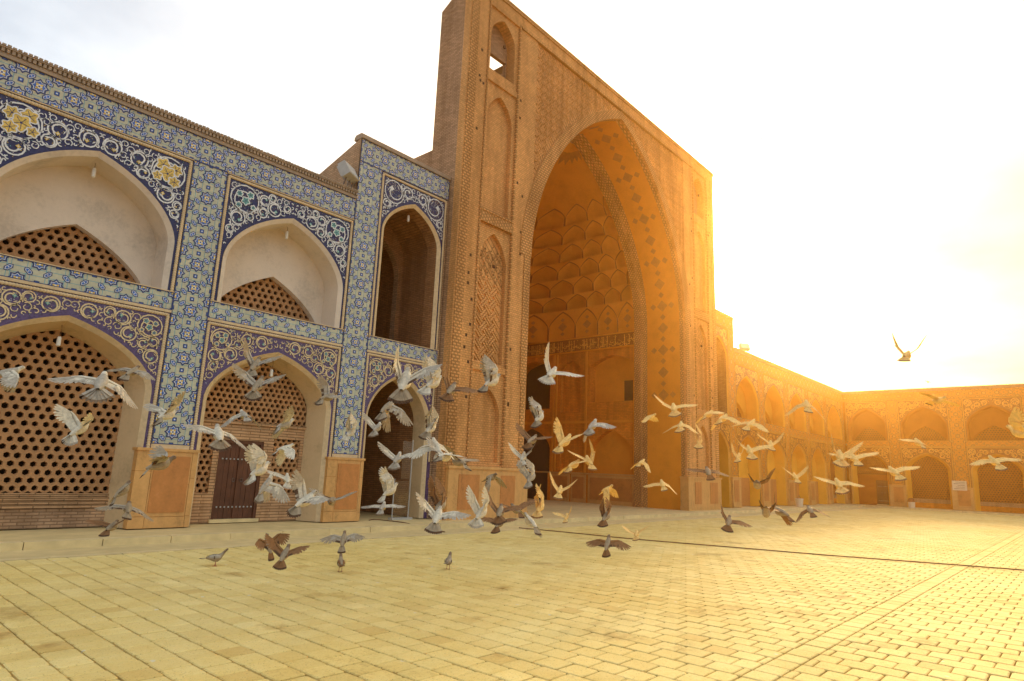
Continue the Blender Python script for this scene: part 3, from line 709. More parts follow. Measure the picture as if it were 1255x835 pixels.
far = thing('arcade_wing', (59, 5, 0), 'far glow-tinted brown arcade wing closing the courtyard, facing sideways with dark lattice arches', 'arcade')
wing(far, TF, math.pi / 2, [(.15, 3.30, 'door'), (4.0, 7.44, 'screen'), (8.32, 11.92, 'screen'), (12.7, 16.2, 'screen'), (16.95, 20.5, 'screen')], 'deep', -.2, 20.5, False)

# ------------------------------------------------------------------ the great portal (iwan)
PF = 14.5; PC = 23.1; PH = 6.1; PZS, PZA, PZT = 9.3, 17.76, 18.9
portal = thing('brick_portal', (PC, PF, 0), 'towering tan brick portal with deep pointed vault of honeycomb cells', 'portal')
QL = lambda u, d, z: (u, PF + d, z)
QR = lambda u, d, z: (2 * PC - u, PF + d, z)
AP = arch(PC, PH, PZS, PZA, 30, .30)
def panel_wall(mb, u0, u1, z0, z1, rows, mat, d=0):
    """plate with recesses; rows: (zlo, zhi, [(a, b, zb, zs, za, depth, backmat)]); recess bottoms at zb"""
    z = z0
    for zlo, zhi, holes in rows:
        if zlo > z: mb.poly([(u0, d, z), (u1, d, z), (u1, d, zlo), (u0, d, zlo)], mat)
        u = u0
        for a, b, zb, zs, za, dep, bm in holes:
            if a > u: mb.poly([(u, d, zlo), (a, d, zlo), (a, d, zhi), (u, d, zhi)], mat)
            if zb > zlo: mb.poly([(a, d, zlo), (b, d, zlo), (b, d, zb), (a, d, zb)], mat)
            A = arch((a + b) / 2, (b - a) / 2, zs, za, 12, .36); arch_plate(mb, a, b, zb, zhi, A, d, mat)
            reveal(mb, A, A, d, d + dep, zb, mat); mb.poly([(a, d, zb), (b, d, zb), (b, d + dep, zb), (a, d + dep, zb)], mat)
            if bm: mb.poly([(q, d + dep, zz) for q, zz in opening(A, zb)], bm)
            u = b
        if u < u1: mb.poly([(u, d, zlo), (u1, d, zlo), (u1, d, zhi), (u, d, zhi)], mat)
        z = zhi
    if z < z1: mb.poly([(u0, d, z), (u1, d, z), (u1, d, z1), (u0, d, z1)], mat)
def weave(parent, T, u0, u1, z0, z1, d, ok, P=.24, wd=.055, hgt=.035, mat='brick_portal', name='fretwork'):
    mb = MB(T); c45 = math.sqrt(.5); n = int((u1 - u0 + z1 - z0) / P) + 2
    for i in range(-n, n):
        for j in range(-n, n):
            a, b = (i * P), (j * P); x, z = (u0 + u1) / 2 + (a - b) * c45, (z0 + z1) / 2 + (a + b) * c45
            if not (u0 + .1 < x < u1 - .1 and z0 + .1 < z < z1 - .1 and ok(x, z)): continue
            k = 1 if (i + j) % 2 else -1
            for o in (-.055, .055):
                dx, dz = c45 * P * .62, k * c45 * P * .62; nx, nz = -k * c45, c45
                q = [(x - dx + nx * (o - wd / 2), z - dz + nz * (o - wd / 2)), (x + dx + nx * (o - wd / 2), z + dz + nz * (o - wd / 2)), (x + dx + nx * (o + wd / 2), z + dz + nz * (o + wd / 2)), (x - dx + nx * (o + wd / 2), z - dz + nz * (o + wd / 2))]
                mb.poly([(a_, d - hgt, b_) for a_, b_ in q], mat); mb.strip([(a_, d - hgt, b_) for a_, b_ in q], [(a_, d, b_) for a_, b_ in q], mat, True)
    return mb.build(name, parent, kind='stuff')
for T in (QL, QR):
    pier = MB(T)
    panel_wall(pier, 14.28, 15.88, .1, 18.3, [(1.75, 4.78, [(14.40, 15.74, 1.85, 3.35, 4.30, .16, 'brick_portal')]),
        (5.0, 9.86, [(14.40, 15.74, 5.1, 8.5, 9.62, .15, 'brick_herring')]), (10.3, 15.2, [(14.42, 15.72, 10.4, 13.9, 14.85, .17, 'brick_portal')]),
        (15.45, 18.2, [(14.42, 15.72, 15.72, 17.15, 17.98, .40, None)])], 'brick_portal', .05)
    pier.box(14.42, 15.72, .45, .6, 16.72, 18.0, 'brick_portal_side'); pier.box(14.42, 14.76, .45, .6, 15.6, 16.72, 'brick_portal_side'); pier.box(15.66, 15.72, .45, .6, 15.6, 16.72, 'brick_portal_side')
    po = pier.build('pier', portal)
    fr = MB(T)
    fr.box(13.3, 14.22, 0, .299, .1, 18.3, 'brick_portal'); fr.box(13.36, 13.72, -.03, 0.001, 1.7, 18.3, 'brick_edge')
    fr.box(15.94, 16.994, 0, .3, .1, 18.3, 'brick_portal'); fr.box(16.62, 16.96, -.035, 0.001, 4.6, 9.3, 'brick_edge'); fr.box(16.70, 16.90, -.03, 0.001, 1.7, 4.6, 'brick_edge')
    fr.box(14.22, 14.28, -.05, .1, 1.7, 18.3, 'brick_edge'); fr.box(15.88, 15.94, -.05, .1, 1.7, 18.3, 'brick_edge')
    for z0, z1 in ((1.65, 1.75), (4.78, 5.0), (15.2, 15.42), (18.2, 18.32)): fr.box(14.28, 15.88, -.02, .1, z0, z1, 'brick_portal')
    fr.build('pilaster_frame', po)
    bl = MB(T); bl.box(14.28, 15.88, -.07, .1, 9.86, 10.3, 'brick_tracery'); bl.box(14.26, 15.9, -.10, .1, 10.24, 10.31, 'brick_edge'); bl.build('belt_course', po)
    tr = MB(T)                                             # interlaced strapwork in the lower blind niche head
    for i in range(5):
        for s_ in (-1, 1):
            x0 = 14.46 + i * .3; q = [(x0 + s_ * (.62 * f - .31) + .02, 7.9 + 1.15 * f) for f in (0, 1)]
            q = clip([(q[0][0] - .025, q[0][1]), (q[0][0] + .025, q[0][1]), (q[1][0] + .025, q[1][1]), (q[1][0] - .025, q[1][1])], 14.42, 15.72, 7.9, 9.05)
            if q:
                tr.poly([(a, .155, z) for a, z in q], 'brick_edge')
    tr.build('strapwork', po); weave(po, T, 14.42, 15.72, 5.15, 7.9, .20, lambda x, z: True, .3, .07, .05)
    hm = MB(T); rnd = random.Random(4)
    for _ in range(26):                                    # putlog holes
        x = rnd.choice((13.95, 14.1, 16.1, 16.4, 13.9, 15.1)); z = rnd.uniform(2.5, 17.5)
        hm.box(x - .045, x + .045, -.004, .06 if x < 14.2 or x > 15.9 else .06, z - .05, z + .05, 'dark_room')
    hm.build('putlog_holes', po)
    dd = MB(T); dd.box(13.42, 17.12, -.13, .3, .05, 1.62, 'dado_stone'); dd.box(13.38, 17.18, -.17, .3, 1.62, 1.70, 'dado_stone'); dd.box(13.40, 17.16, -.15, .3, .05, .3, 'dado_stone')
    dn = dd.build('dado', portal)
    for a, b in ((13.85, 14.75), (15.75, 16.45)):
        pm = MB(T); pm.box(a, b, -.145, -.1, .4, 1.45, 'dado_panel'); pm.build('marble_panel', dn)
fw = MB(QL)                                                # front over the arch
a0, a1 = 2 * PC - 29.2, 29.2
arch_plate(fw, PC - PH, PC + PH, PZS, 18.3, AP, .07, 'brick_fret')
ff = fw.build('spandrel', portal)
weave(ff, QL, PC - PH + .05, PC + PH - .05, PZS + .3, 18.15, .07, lambda x, z: z > arch_z(x, PC, PH + .62, PZS, PZA + .40, .30) + .18)
fb = MB(QL)
AB = arch(PC, PH + .62, PZS, PZA + .40, 30, .30)
fb.strip([(u, -.03, z) for u, z in AP], [(u, -.03, min(z, 18.25)) for u, z in AB], 'brick_edge'); fb.strip([(u, -.03, min(z, 18.25)) for u, z in AB], [(u, .08, min(z, 18.25)) for u, z in AB], 'brick_portal')
fb.strip([(u, -.03, z) for u, z in AP], [(u, .1, z) for u, z in AP], 'brick_portal')
fb.build('arch_border', ff)
fc = MB(QL)
fc.box(13.302, 32.898, -.02, .3, 18.3, 18.72, 'brick_portal'); fc.box(13.27, 32.93, -.06, 1.0, 18.72, 18.9, 'brick_edge'); fc.box(16.0, 30.2, -.05, .1, 18.2, 18.3, 'brick_edge')
fc.build('parapet', portal)
sd = MB(QL)                                                # flanks, top and back of the slab
for x in (13.3, 32.9):
    sd.poly([(x, .3, 0), (x, 1.55, 0), (x, 1.55, 18.02), (x, .3, 18.72)], 'brick_portal_side')
sd.poly([(13.3, .3, 18.72), (32.9, .3, 18.72), (32.9, 1.55, 18.02), (13.3, 1.55, 18.02)], 'roof_clay')
sd.poly([(13.3, 1.55, 0), (32.9, 1.55, 0), (32.9, 1.55, 15.4), (13.3, 1.55, 15.4)][:0] or [(13.3, 1.55, 0), (14.4, 1.55, 0), (14.4, 1.55, 18.02), (13.3, 1.55, 18.02)], 'brick_portal_side')
sd.poly([(31.8, 1.55, 0), (32.9, 1.55, 0), (32.9, 1.55, 18.02), (31.8, 1.55, 18.02)], 'brick_portal_side')
for x0, x1 in ((14.4, 16.98), (29.22, 31.8)): sd.poly([(x0, 1.55, 0), (x1, 1.55, 0), (x1, 1.55, 15.3), (x0, 1.55, 15.3)], 'brick_portal_side')
sd.box(13.3, 15.9, 1.56, 2.75, 0, 12.5, 'brick_portal_side'); sd.box(13.3, 15.9, 2.76, 12.6, 0, 10.5, 'brick_portal_side')
sd.box(30.3, 32.9, 1.56, 12.6, 0, 12.35, 'brick_portal_side'); sd.box(15.9, 30.29, 12.5, 12.59, 0, 10.6, 'brick_portal_side')
for x0, x1 in ((15.9, 16.9), (29.3, 30.3)): sd.box(x0, x1, 1.57, 12.5, 10.3, 10.42, 'roof_clay')
sd.box(17.0, 29.2, .31, 2.85, 18.0, 18.01, 'roof_clay'); sd.box(16.98, 29.22, 2.81, 2.85, 17.5, 18.0, 'roof_clay')
for x in (16.97, 29.21): sd.box(x, x + .02, .8, 2.85, 9.3, 17.6, 'brick_portal_side')
sd.build('wall_mass', portal)
# soffit of the front arch, with its chains of dark diamonds
so_ = MB(QL); O = opening(AP, .1)
so_.grid([[(u, d, z) for u, z in O] for d in (0.1, .3, 2.15, 2.42)], lambda i, j: 'brick_tracery' if i != 1 else 'plaster_vault')
AR = arch(PC, PH - .22, PZS, PZA - .25, 30, .30)
so_.strip([(u, 2.42, z) for u, z in O], [(u, 2.42, z) for u, z in opening(AR, .1)], 'brick_tracery')
so_.strip([(u, 2.42, z) for u, z in opening(AR, .1)], [(u, 2.8, z) for u, z in opening(AR, .1)], 'brick_tracery')
so_.strip([(u, 2.8, z) for u, z in opening(AR, .1)], [(u, 2.8, z) for u, z in O], 'brick_tracery')
soffit = so_.build('soffit', portal)
def along(path, s):
    for (a, b), (c, e) in zip(path, path[1:]):
        L = math.hypot(c - a, e - b)
        if s <= L: return Vector((a + (c - a) * s / L, b + (e - b) * s / L)), Vector(((c - a) / L, (e - b) / L))
        s -= L
    return None, None
def diamond_chain(parent, path, s0, s1, step, dmid, T, off=.012):
    s = s0; k = 0
    while s < s1:
        big = k % 2 == 0; pt, tg = along(path, s); k += 1; s += step
        if pt is None: break
        nrm = Vector((-tg.y, tg.x)); nrm = -nrm if nrm.dot(Vector((PC, 9)) - pt) < 0 else nrm
        def dia(cs, cd, r):
            mb.poly([(pt.x + tg.x * (cs + a) + nrm.x * off, dmid + cd + b, pt.y + tg.y * (cs + a) + nrm.y * off) for a, b in ((r, 0), (0, r), (-r, 0), (0, -r))], 'brown_inlay')
        mb = MB(T)
        if big:
            dia(0, 0, .30)
            if k % 4 == 1: dia(0, .52, .17); dia(0, -.52, .17)
        else: dia(0, 0, .16)
        mb.build('diamond_inlay', parent)
diamond_chain(soffit, O[::-1], 5.6, 27.5, .58, 1.22, QL)
# hall behind: side walls with niches, frieze, back wall
HD0, HD1 = 2.8, 11.5
def hall_rows(dim):
    return [(.1, 1.62, []),
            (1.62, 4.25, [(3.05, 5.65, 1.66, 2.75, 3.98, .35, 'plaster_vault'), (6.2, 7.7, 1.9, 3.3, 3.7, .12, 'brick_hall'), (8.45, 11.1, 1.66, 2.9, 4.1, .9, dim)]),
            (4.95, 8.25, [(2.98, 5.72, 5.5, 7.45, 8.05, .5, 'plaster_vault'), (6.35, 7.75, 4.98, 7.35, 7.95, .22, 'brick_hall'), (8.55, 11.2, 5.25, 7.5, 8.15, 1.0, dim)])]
WR = lambda u, d, z: (PC + PH + d, PF + u, z)
WLm = lambda u, d, z: (PC - PH - d, PF + u, z)
WB = lambda u, d, z: (u, PF + HD1 + d, z)
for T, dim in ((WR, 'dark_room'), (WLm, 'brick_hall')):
    hw_ = MB(T); panel_wall(hw_, HD0, HD1, .1, 9.3, hall_rows(dim), 'brick_hall', 0)
    hall = hw_.build('hall_wall', portal)
    ms = MB(T)
    for u in (2.84, 5.92, 8.0, 8.2): ms.box(u, u + .12, -.05, .02, 1.65, 8.38, 'plaster_vault')
    ms.box(HD0, HD1, -.06, .02, 4.35, 4.5, 'plaster_vault'); ms.box(HD0, HD1, -.05, .02, 1.6, 1.68, 'dado_stone')
    ms.build('moulding', hall)
    for a, b in ((2.9, 5.75), (5.9, 6.9), (7.0, 8.3)):
        dm = MB(T); dm.box(a, b, -.035, .02, .1, 1.58, 'dado_stone'); e_ = .12
        dp = dm.build('dado', hall); pm = MB(T); pm.box(a + e_, b - e_, -.045, -.03, .3, 1.45, 'dado_panel'); pm.build('marble_panel', dp)
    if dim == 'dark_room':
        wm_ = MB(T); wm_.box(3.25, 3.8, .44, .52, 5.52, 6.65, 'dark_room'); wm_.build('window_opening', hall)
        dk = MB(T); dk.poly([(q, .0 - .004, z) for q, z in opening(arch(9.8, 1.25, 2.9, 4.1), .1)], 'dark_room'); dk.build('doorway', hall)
bw = MB(WB); bw.poly([(PC - PH, 0, .1), (PC + PH, 0, .1), (PC + PH, 0, 9.3), (PC - PH, 0, 9.3)], 'brick_hall')
B_ = arch(PC, 1.9, 3.6, 5.4); bw.poly([(u, -.02, z) for u, z in opening(B_, .1)], 'dark_room'); bw.build('hall_wall', portal)
def inscription(T, u0, u1, z0, z1, seed):
    """calligraphic frieze: pale strokes on a dark ground"""
    mb = MB(T); rnd = random.Random(seed); mb.box(u0, u1, -.04, .02, z0, z1, 'tint_dark')
    for z in (z0 - .05, z1 - .02): mb.box(u0, u1, -.09, .02, z, z + .07, 'plaster_vault')
    fr_ = mb.build('inscription_frieze', portal)
    ib = MB(T); u = u0 + .1; h = z1 - z0
    while u < u1 - .15:
        q = rnd.random()
        if q < .55:
            ribbon(ib, [(u, z0 + .1 * h), (u + rnd.uniform(-.02, .02), z0 + rnd.uniform(.75, .92) * h)], .045, -.045, 'tint_light')
            ribbon(ib, [(u - .02, z0 + .85 * h), (u + .05, z0 + .8 * h)], .03, -.047, 'tint_light')
        z_ = z0 + rnd.uniform(.12, .6) * h; r = rnd.uniform(.05, .12)
        ribbon(ib, [(u + r * math.cos(a), z_ + r * .8 * math.sin(a)) for a in (rnd.uniform(2.5, 3.5) + i * .5 for i in range(8))], .035, -.049, 'tint_light')
        disc(ib, u + rnd.uniform(-.06, .06), z0 + rnd.uniform(.3, .9) * h, .022, -.051, 'tint_light', 6)
        u += rnd.uniform(.07, .13)
    ib.build('calligraphy', fr_)
inscription(WR, HD0 + .02, HD1, 8.45, 9.2, 3); inscription(WLm, HD0 + .02, HD1, 8.45, 9.2, 4); inscription(WB, PC - PH, PC + PH, 8.45, 9.2, 5)
# honeycomb (muqarnas) half-dome
DC = Vector((PC, PF + 2.75)); HX, HY = PH, HD1 - 2.75
def rim(phi):
    c, s = math.cos(phi), math.sin(phi); p_ = 5.0
    return 1 / ((abs(c) / HX) ** p_ + (abs(s) / HY) ** p_) ** (1 / p_)
def sofz(z, zb=10.9, zt=17.45):
    lo, hi = 0.0, 1.0
    for _ in range(40):
        m_ = (lo + hi) / 2
        zz = zb + (zt - zb) * (.68 * math.sqrt(max(0, 1 - m_ ** 2.1)) + .32 * (1 - m_))
        lo, hi = (m_, hi) if zz > z else (lo, m_)
    return (lo + hi) / 2
def dome_pt(phi, s, z, push=0):
    r = rim(phi) * s + push; return (DC.x + r * math.cos(phi), DC.y + r * math.sin(phi), z)
vault = MB()
rows = []
for z in (15.9, 16.3, 16.7, 17.0, 17.25, 17.45): rows.append([dome_pt(math.pi * i / 36, sofz(z) if z < 17.44 else .0, z) for i in range(37)])
vault.grid(rows, 'plaster_vault')
def arch_x(z):
    lo, hi = 0.0, 1.0
    for _ in range(40):
        m_ = (lo + hi) / 2; lo, hi = (m_, hi) if arch_z(PC + m_ * PH, PC, PH, PZS, PZA, .30) > z else (lo, m_)
    return lo * PH
zz_ = [10.9 + (17.44 - 10.9) * i / 30 for i in range(31)]
for sg in (-1, 1): vault.strip([(PC + sg * rim(0) * sofz(z) * .985, DC.y + .02, z) for z in zz_], [(PC + sg * (arch_x(z) + .05), DC.y + .02, z) for z in zz_], 'plaster_vault')
vo = vault.build('honeycomb_vault', portal)
sh_ = MB(); rows = []
for z in [9.3, 10.9] + [11.4 + i * .6 for i in range(11)]:
    rows.append([dome_pt(math.pi * (-.02 + 1.04 * i / 30), sofz(z) if z > 10.9 else 1, z + .16, .6) for i in range(31)])
rows.append([dome_pt(math.pi * (-.02 + 1.04 * i / 30), 0, 17.75, .05) for i in range(31)]); sh_.grid(rows, 'roof_clay'); sh_.build('dome_shell', portal)
st_ = MB(); cz = 17.30
for i in range(12):
    a, b_ = math.pi * i / 12, math.pi * (i + 1) / 12; s_ = sofz(17.12)
    st_.poly([dome_pt(a, .05, 17.40), dome_pt(a, s_ * .8, 17.10), dome_pt((a + b_) / 2, s_ * 1.1, 16.97), dome_pt(b_, s_ * .8, 17.10), dome_pt(b_, .05, 17.40)], 'brown_inlay')
st_.build('star_inlay', vo)
def cell(parent, n, k, off, zb, zt, sb, st, dep, flat=False, name='honeycomb_cell'):
    a0 = math.pi * (k + off) / n; a1 = math.pi * (k + 1 + off) / n
    if a0 < -.001 or a1 > math.pi + .001:
        a0, a1 = max(a0, 0), min(a1, math.pi)
        if a1 - a0 < .02: return
    mb = MB(); NU, NV = 14, 7
    def top(u): return .40 + .57 * (.55 * math.sqrt(max(0, 1 - abs(2 * u - 1) ** 2.2)) + .45 * (1 - abs(2 * u - 1)))
    def pt(u, v, push=0): return dome_pt(a0 + (a1 - a0) * u, sb + (st - sb) * v ** 1.25, zb + (zt - zb) * v, push)
    us = [.5 - .5 * math.cos(math.pi * i / NU) for i in range(NU + 1)]
    def rec(u, f): return dep * ((1 - f) ** .6) * (max(0, 1 - abs(2 * u - 1) ** 2.5)) ** .6 + (.03 if 0 < u < 1 else 0)
    m_ = .035; ui = [m_ + (1 - 2 * m_) * u for u in us]                       # niche inside a narrow joint line
    ti_ = [top(u) - .05 for u in ui]
    mb.grid([[pt(u, t_ * f, rec(q, f)) for u, q, t_ in zip(ui, us, ti_)] for f in [j / NV for j in range(NV + 1)]], 'plaster_vault')
    edge = [(ui[0], 0)] + list(zip(ui, ti_)) + [(ui[-1], 0)]; edge2 = [(0, 0)] + [(u, top(u)) for u in us] + [(1, 0)]
    mb.strip([pt(u, v, .03) for u, v in edge], [pt(u, v, -.012) for u, v in edge2], 'vault_joint')
    mb.strip([pt(u, top(u), -.012) for u in us], [pt(u, 1, -.012) for u in us], 'plaster_vault')
    o = mb.build(name, parent)
    return o, (a0 + a1) / 2
for k in range(16):
    o, ph = cell(vo, 16, k, 0, 9.22, 10.95, 1.0, .985, .10, True)
    dmb = MB(); s_ = 1.0
    for dz, r in ((0, .26), (.42, .12), (-.42, .12)):
        q = []
        for a, b_ in ((r, 0), (0, r), (-r, 0), (0, -r)):
            q.append(dome_pt(ph + a / rim(ph), .99, 9.98 + dz + b_, .045))
        dmb.poly(q, 'brown_inlay')
    dmb.build('diamond_inlay', vo)
zl = [10.95, 11.85, 12.75, 13.6, 14.4, 15.15, 15.9]
for ti in range(len(zl) - 1):
    zb, zt = zl[ti], zl[ti + 1]; sb, st = sofz(zb + .02), sofz(zt)
    n = max(6, round(19 * (sb + st) / 2)); off = .5 if ti % 2 else 0
    for k in range(-1 if off else 0, n): cell(vo, n, k, off, zb, zt, sb, st, .55 - .035 * ti)

# ------------------------------------------------------------------ ground
gm = MB(); gm.poly([(-300, -300, -.03), (400, -300, -.03), (400, 400, -.03), (-300, 400, -.03)], 'mortar')
ground = gm.build('ground'); ground['kind'] = 'structure'; ground['label'] = 'courtyard ground paved with square yellow bricks'
def paving2(name, rnd_obj):
    src = MATS['paving'].copy(); src.name = name; MATS[name] = src; t = src.node_tree
    wn = [n for n in t.nodes if n.type == 'TEX_WHITE_NOISE'][0]; rp = wn.outputs[0].links[0].to_node
    if rnd_obj: s = N(t, 'ShaderNodeObjectInfo').outputs['Random']
    else: s = N(t, 'ShaderNodeAttribute', attribute_name='shade').outputs['Fac']
    LK(t, s, rp.inputs[0])
paving2('paving_piece', True); paving2('paving_mass', False)
def brick_pts(sx, sy, h=.03, g=.018, bv=.009):
    x, y = sx / 2 - g / 2, sy / 2 - g / 2; c = .016; j = lambda: rnd.uniform(-.0055, .003)
    o8 = [(-x + c, -y), (x - c, -y), (x, -y + c), (x, y - c), (x - c, y), (-x + c, y), (-x, y - c), (-x, -y + c)]
    o8 = [(a + math.copysign(j(), a), b + math.copysign(j(), b)) for a, b in o8]
    return [(a, b, -h) for a, b in o8] + [(a, b, -bv * .7) for a, b in o8] + [(a * (1 - bv / x), b * (1 - bv / y), 0) for a, b in o8]
BF = [tuple(range(16, 24))] + [(8 + i, 8 + (i + 1) % 8, 16 + (i + 1) % 8, 16 + i) for i in range(8)] + [(i, (i + 1) % 8, 8 + (i + 1) % 8, 8 + i) for i in range(8)]
PW = .265
cells = []
rnd = random.Random(11)
xs = 0.1; B0, B1 = 2.12, 2.36
while xs < 57.2:
    xc = xs + PW / 2; kx = int(round(xs / PW))
    y = -3.0 + (PW / 2 if kx % 2 else 0)
    while y < 12.1:
        y0, y1 = y, min(y + PW, 12.12)
        for p, q in ((y0, min(y1, B0)), (max(y0, B1), y1)):
            if q - p > .05: cells.append((xc, (p + q) / 2, PW, q - p, kx))
        y += PW
    cells.append((xc, (B0 + B1) / 2, PW, B1 - B0, kx)); xs += PW
def vis(x, y):
    d = Vector((x, y, 0)) - CAM; z = d.dot(FW)
    if z < .5: return False
    px, py = 627.5 + FPX * d.dot(RT) / z, 417.5 - FPX * d.dot(UP) / z
    return -5 < px < 1260 and 0 < py < 838
dist2 = lambda c: (c[0] ** 2 + c[1] ** 2)
near = sorted([c for c in cells if vis(c[0], c[1])], key=dist2)[:300]; nset = set(id(c) for c in near)
pmesh = {}
for c in near:
    key = (round(c[2], 3), round(c[3], 3), rnd.randrange(7))
    if key not in pmesh:
        me = bpy.data.meshes.new('paving_brick'); me.from_pydata(brick_pts(*key[:2]), [], BF); me.materials.append(MATS['paving_piece']); pmesh[key] = me
    inst('paving_brick', pmesh[key], (c[0] + rnd.uniform(-.003, .003), c[1] + rnd.uniform(-.003, .003), rnd.uniform(-.004, .002)),
         (rnd.uniform(-.007, .007), rnd.uniform(-.007, .007), rnd.uniform(-.012, .012)), ground)
V, Fc, sh = [], [], []
for c in cells:
    if id(c) in nset: continue
    b0 = len(V); dz = rnd.uniform(-.004, .002); tx, ty = rnd.uniform(-.007, .007), rnd.uniform(-.007, .007); rz = rnd.uniform(-.012, .012)
    for x, y, z in brick_pts(c[2], c[3]): V.append((c[0] + x - rz * y, c[1] + y + rz * x, dz + z + tx * x + ty * y))
    s_ = rnd.random()
    for f in BF: Fc.append([b0 + i for i in f]); sh.append(s_)
me = bpy.data.meshes.new('paving'); me.from_pydata(V, [], Fc); at_ = me.attributes.new('shade', 'FLOAT', 'FACE'); at_.data.foreach_set('value', sh); me.materials.append(MATS['paving_mass'])
po_ = bpy.data.objects.new('paving', me); col.objects.link(po_); setpar(po_, ground); po_['kind'] = 'stuff'
wk = MB(); wk.box(-6, 57.2, 12.2, 13.42, -.2, .0, 'walk'); wk.box(-6, 57.2, 13.42, 30, -.2, .10, 'walk'); wk.box(57.2, 62, -12, 30, -.2, .10, 'walk')
wko = wk.build('walkway'); wko['kind'] = 'structure'
def kerb(n, f):
    for i in range(n):
        mb = MB(); f(mb, i); mb.build('kerb_stone', wko)
kerb(52, lambda mb, i: mb.box(-4 + i * 1.16, -4 + i * 1.16 + 1.145, 13.28 + rnd.uniform(-.012, .012), 13.52, -.1, .125 + rnd.uniform(-.006, .006), 'kerb_stone'))
kerb(13, lambda mb, i: mb.box(57.0, 57.25, -6 + i * 1.45, -6 + i * 1.45 + 1.43, -.1, .125, 'kerb_stone'))
kerb(60, lambda mb, i: mb.box(-4 + i * 1.01, -4 + i * 1.01 + 1.0, 12.12, 12.26, -.1, .008 + rnd.uniform(0, .006), 'kerb_stone'))

# ------------------------------------------------------------------ fittings
def on_z(px, py, z=0): d = ray(px, py); return CAM + d * ((z - CAM.z) / d.z)
def floodlight(loc, s, rz, label):
    t_ = thing('floodlight', loc, label, 'floodlight', 'roof floodlights'); L = Vector(loc); q = Matrix.Rotation(rz, 3, 'Z') @ Matrix.Rotation(R_(-28), 3, 'X')
    T = lambda a, b, c: tuple(L + q @ Vector((a * s, b * s, c * s + .0)))
    mb = MB(T); mb.box(-.30, .30, -.10, .14, .16, .60, 'lamp_grey')
    for i in range(5): mb.box(-.27 + i * .125, -.24 + i * .125, .14, .2, .2, .56, 'lamp_grey')
    mb.build('housing', t_)
    mb = MB(T); mb.box(-.26, .26, -.115, -.095, .2, .56, 'lamp_glass'); mb.build('lens', t_)
    mb = MB()
    for x in (-.18, .02, .2):
        a = Vector(T(x, .05, .2)); mb.tube([a, a + Vector((-.02, .25, -.55)) * s], .022 * s, 'iron', 6)
    mb.build('bracket', t_)
floodlight((9.52, 14.85, 9.48), 1.0, R_(28), 'grey box floodlight on iron rods at the roof edge beside tall blue bay')
floodlight((39.1, 15.3, 9.55), 1.0, R_(-40), 'small floodlight on the right wing roof, against the bright sky')
for i, (x, y, z) in enumerate(BULBS[1:4]):
    t_ = thing('hanging_bulb', (x, y, z - .3), ['white bulb hanging in upper arch of the leftmost bay', 'white bulb hanging in upper arch above the wooden door', 'white bulb hanging under the tall dark loggia arch'][i], 'bulb', 'bulbs hanging in the arches')
    mb = MB(); mb.tube([(x, y, z + .1), (x, y, z - .12)], .006, 'cable_black', 4); mb.build('wire', t_)
    mb = MB(); mb.tube([(x, y, z - .12), (x, y, z - .14), (x, y, z - .2), (x, y, z - .32), (x, y, z - .34)], [.02, .035, .04, .04, .015], 'bulb_white', 8); mb.build('lamp', t_)
for i, (c, y) in enumerate(((3.36, 15.3), (7.95, 15.3))):
    z = 4.02; t_ = thing('hanging_bulb', (c, y, z - .3), ['white bulb hanging on a wire over the big lattice screen', 'white bulb hanging over the lattice above the wooden door'][i], 'bulb', 'bulbs hanging in the arches')
    mb = MB(); mb.tube([(c, y, z + .14), (c + .02, y, z), (c, y, z - .12)], .006, 'cable_black', 4); mb.build('wire', t_)
    mb = MB(); mb.tube([(c, y, z - .12), (c, y, z - .14), (c, y, z - .2), (c, y, z - .3), (c, y, z - .32)], [.02, .036, .04, .04, .02], 'bulb_white', 8); mb.build('lamp', t_)
t_ = thing('barrier_stand', (12.25, 15.05, .1), 'slim metal stand with clear panels inside the dark ground-floor passage', 'stand')
mb = MB(); mb.box(11.9, 12.65, 14.98, 15.16, .1, .16, 'lamp_grey'); mb.build('base', t_)
for x, z1 in ((11.96, 1.25), (12.55, 2.4)):
    mb = MB(); mb.tube([(x, 15.07, .16), (x, 15.07, z1)], .018, 'lamp_grey', 6); mb.build('post', t_)
mb = MB(); mb.box(11.99, 12.52, 15.06, 15.07, .2, 1.2, 'glass'); mb.build('pane', t_)
mb = MB(); mb.box(12.2, 12.53, 15.075, 15.085, 1.25, 2.35, 'glass'); mb.build('pane', t_)
def cable(pts, r, label):
    P = [Vector(p) for p in pts]; path = []
    for i in range(len(P) - 1):
        p0, p1, p2, p3 = P[max(i - 1, 0)], P[i], P[i + 1], P[min(i + 2, len(P) - 1)]
        for k in range(6):
            t = k / 6; path.append(.5 * ((2 * p1) + (p2 - p0) * t + (2 * p0 - 5 * p1 + 4 * p2 - p3) * t * t + (3 * p1 - p0 - 3 * p2 + p3) * t ** 3))
    path.append(P[-1]); mb = MB(); mb.tube(path, r, 'cable_black', 6); tag(mb.build('cable', smooth=True), label, 'cable')
gz = lambda px, py, z=.02: tuple(on_z(px, py, z))
cable([gz(636, 647), gz(700, 653), gz(780, 661), gz(900, 671), gz(1020, 681), gz(1140, 690), gz(1270, 700)], .013, 'dark cable running straight across the paved courtyard towards the right')
cable([(11.2, 15.1, .11), gz(462, 637, .11), gz(497, 641, .11), gz(515, 647, .02), gz(545, 652, .02)], .014, 'thin loose cable curving over the kerb before the tall blue bay')
t_ = thing('notice_board', (58.86, 7.25, 1.5), 'pale notice board with lines of print on the far arcade pier', 'notice')
mb = MB(); mb.box(58.84, 58.88, 6.85, 7.75, 1.55, 2.25, 'sign_white'); mb.build('panel', t_)
mb = MB()
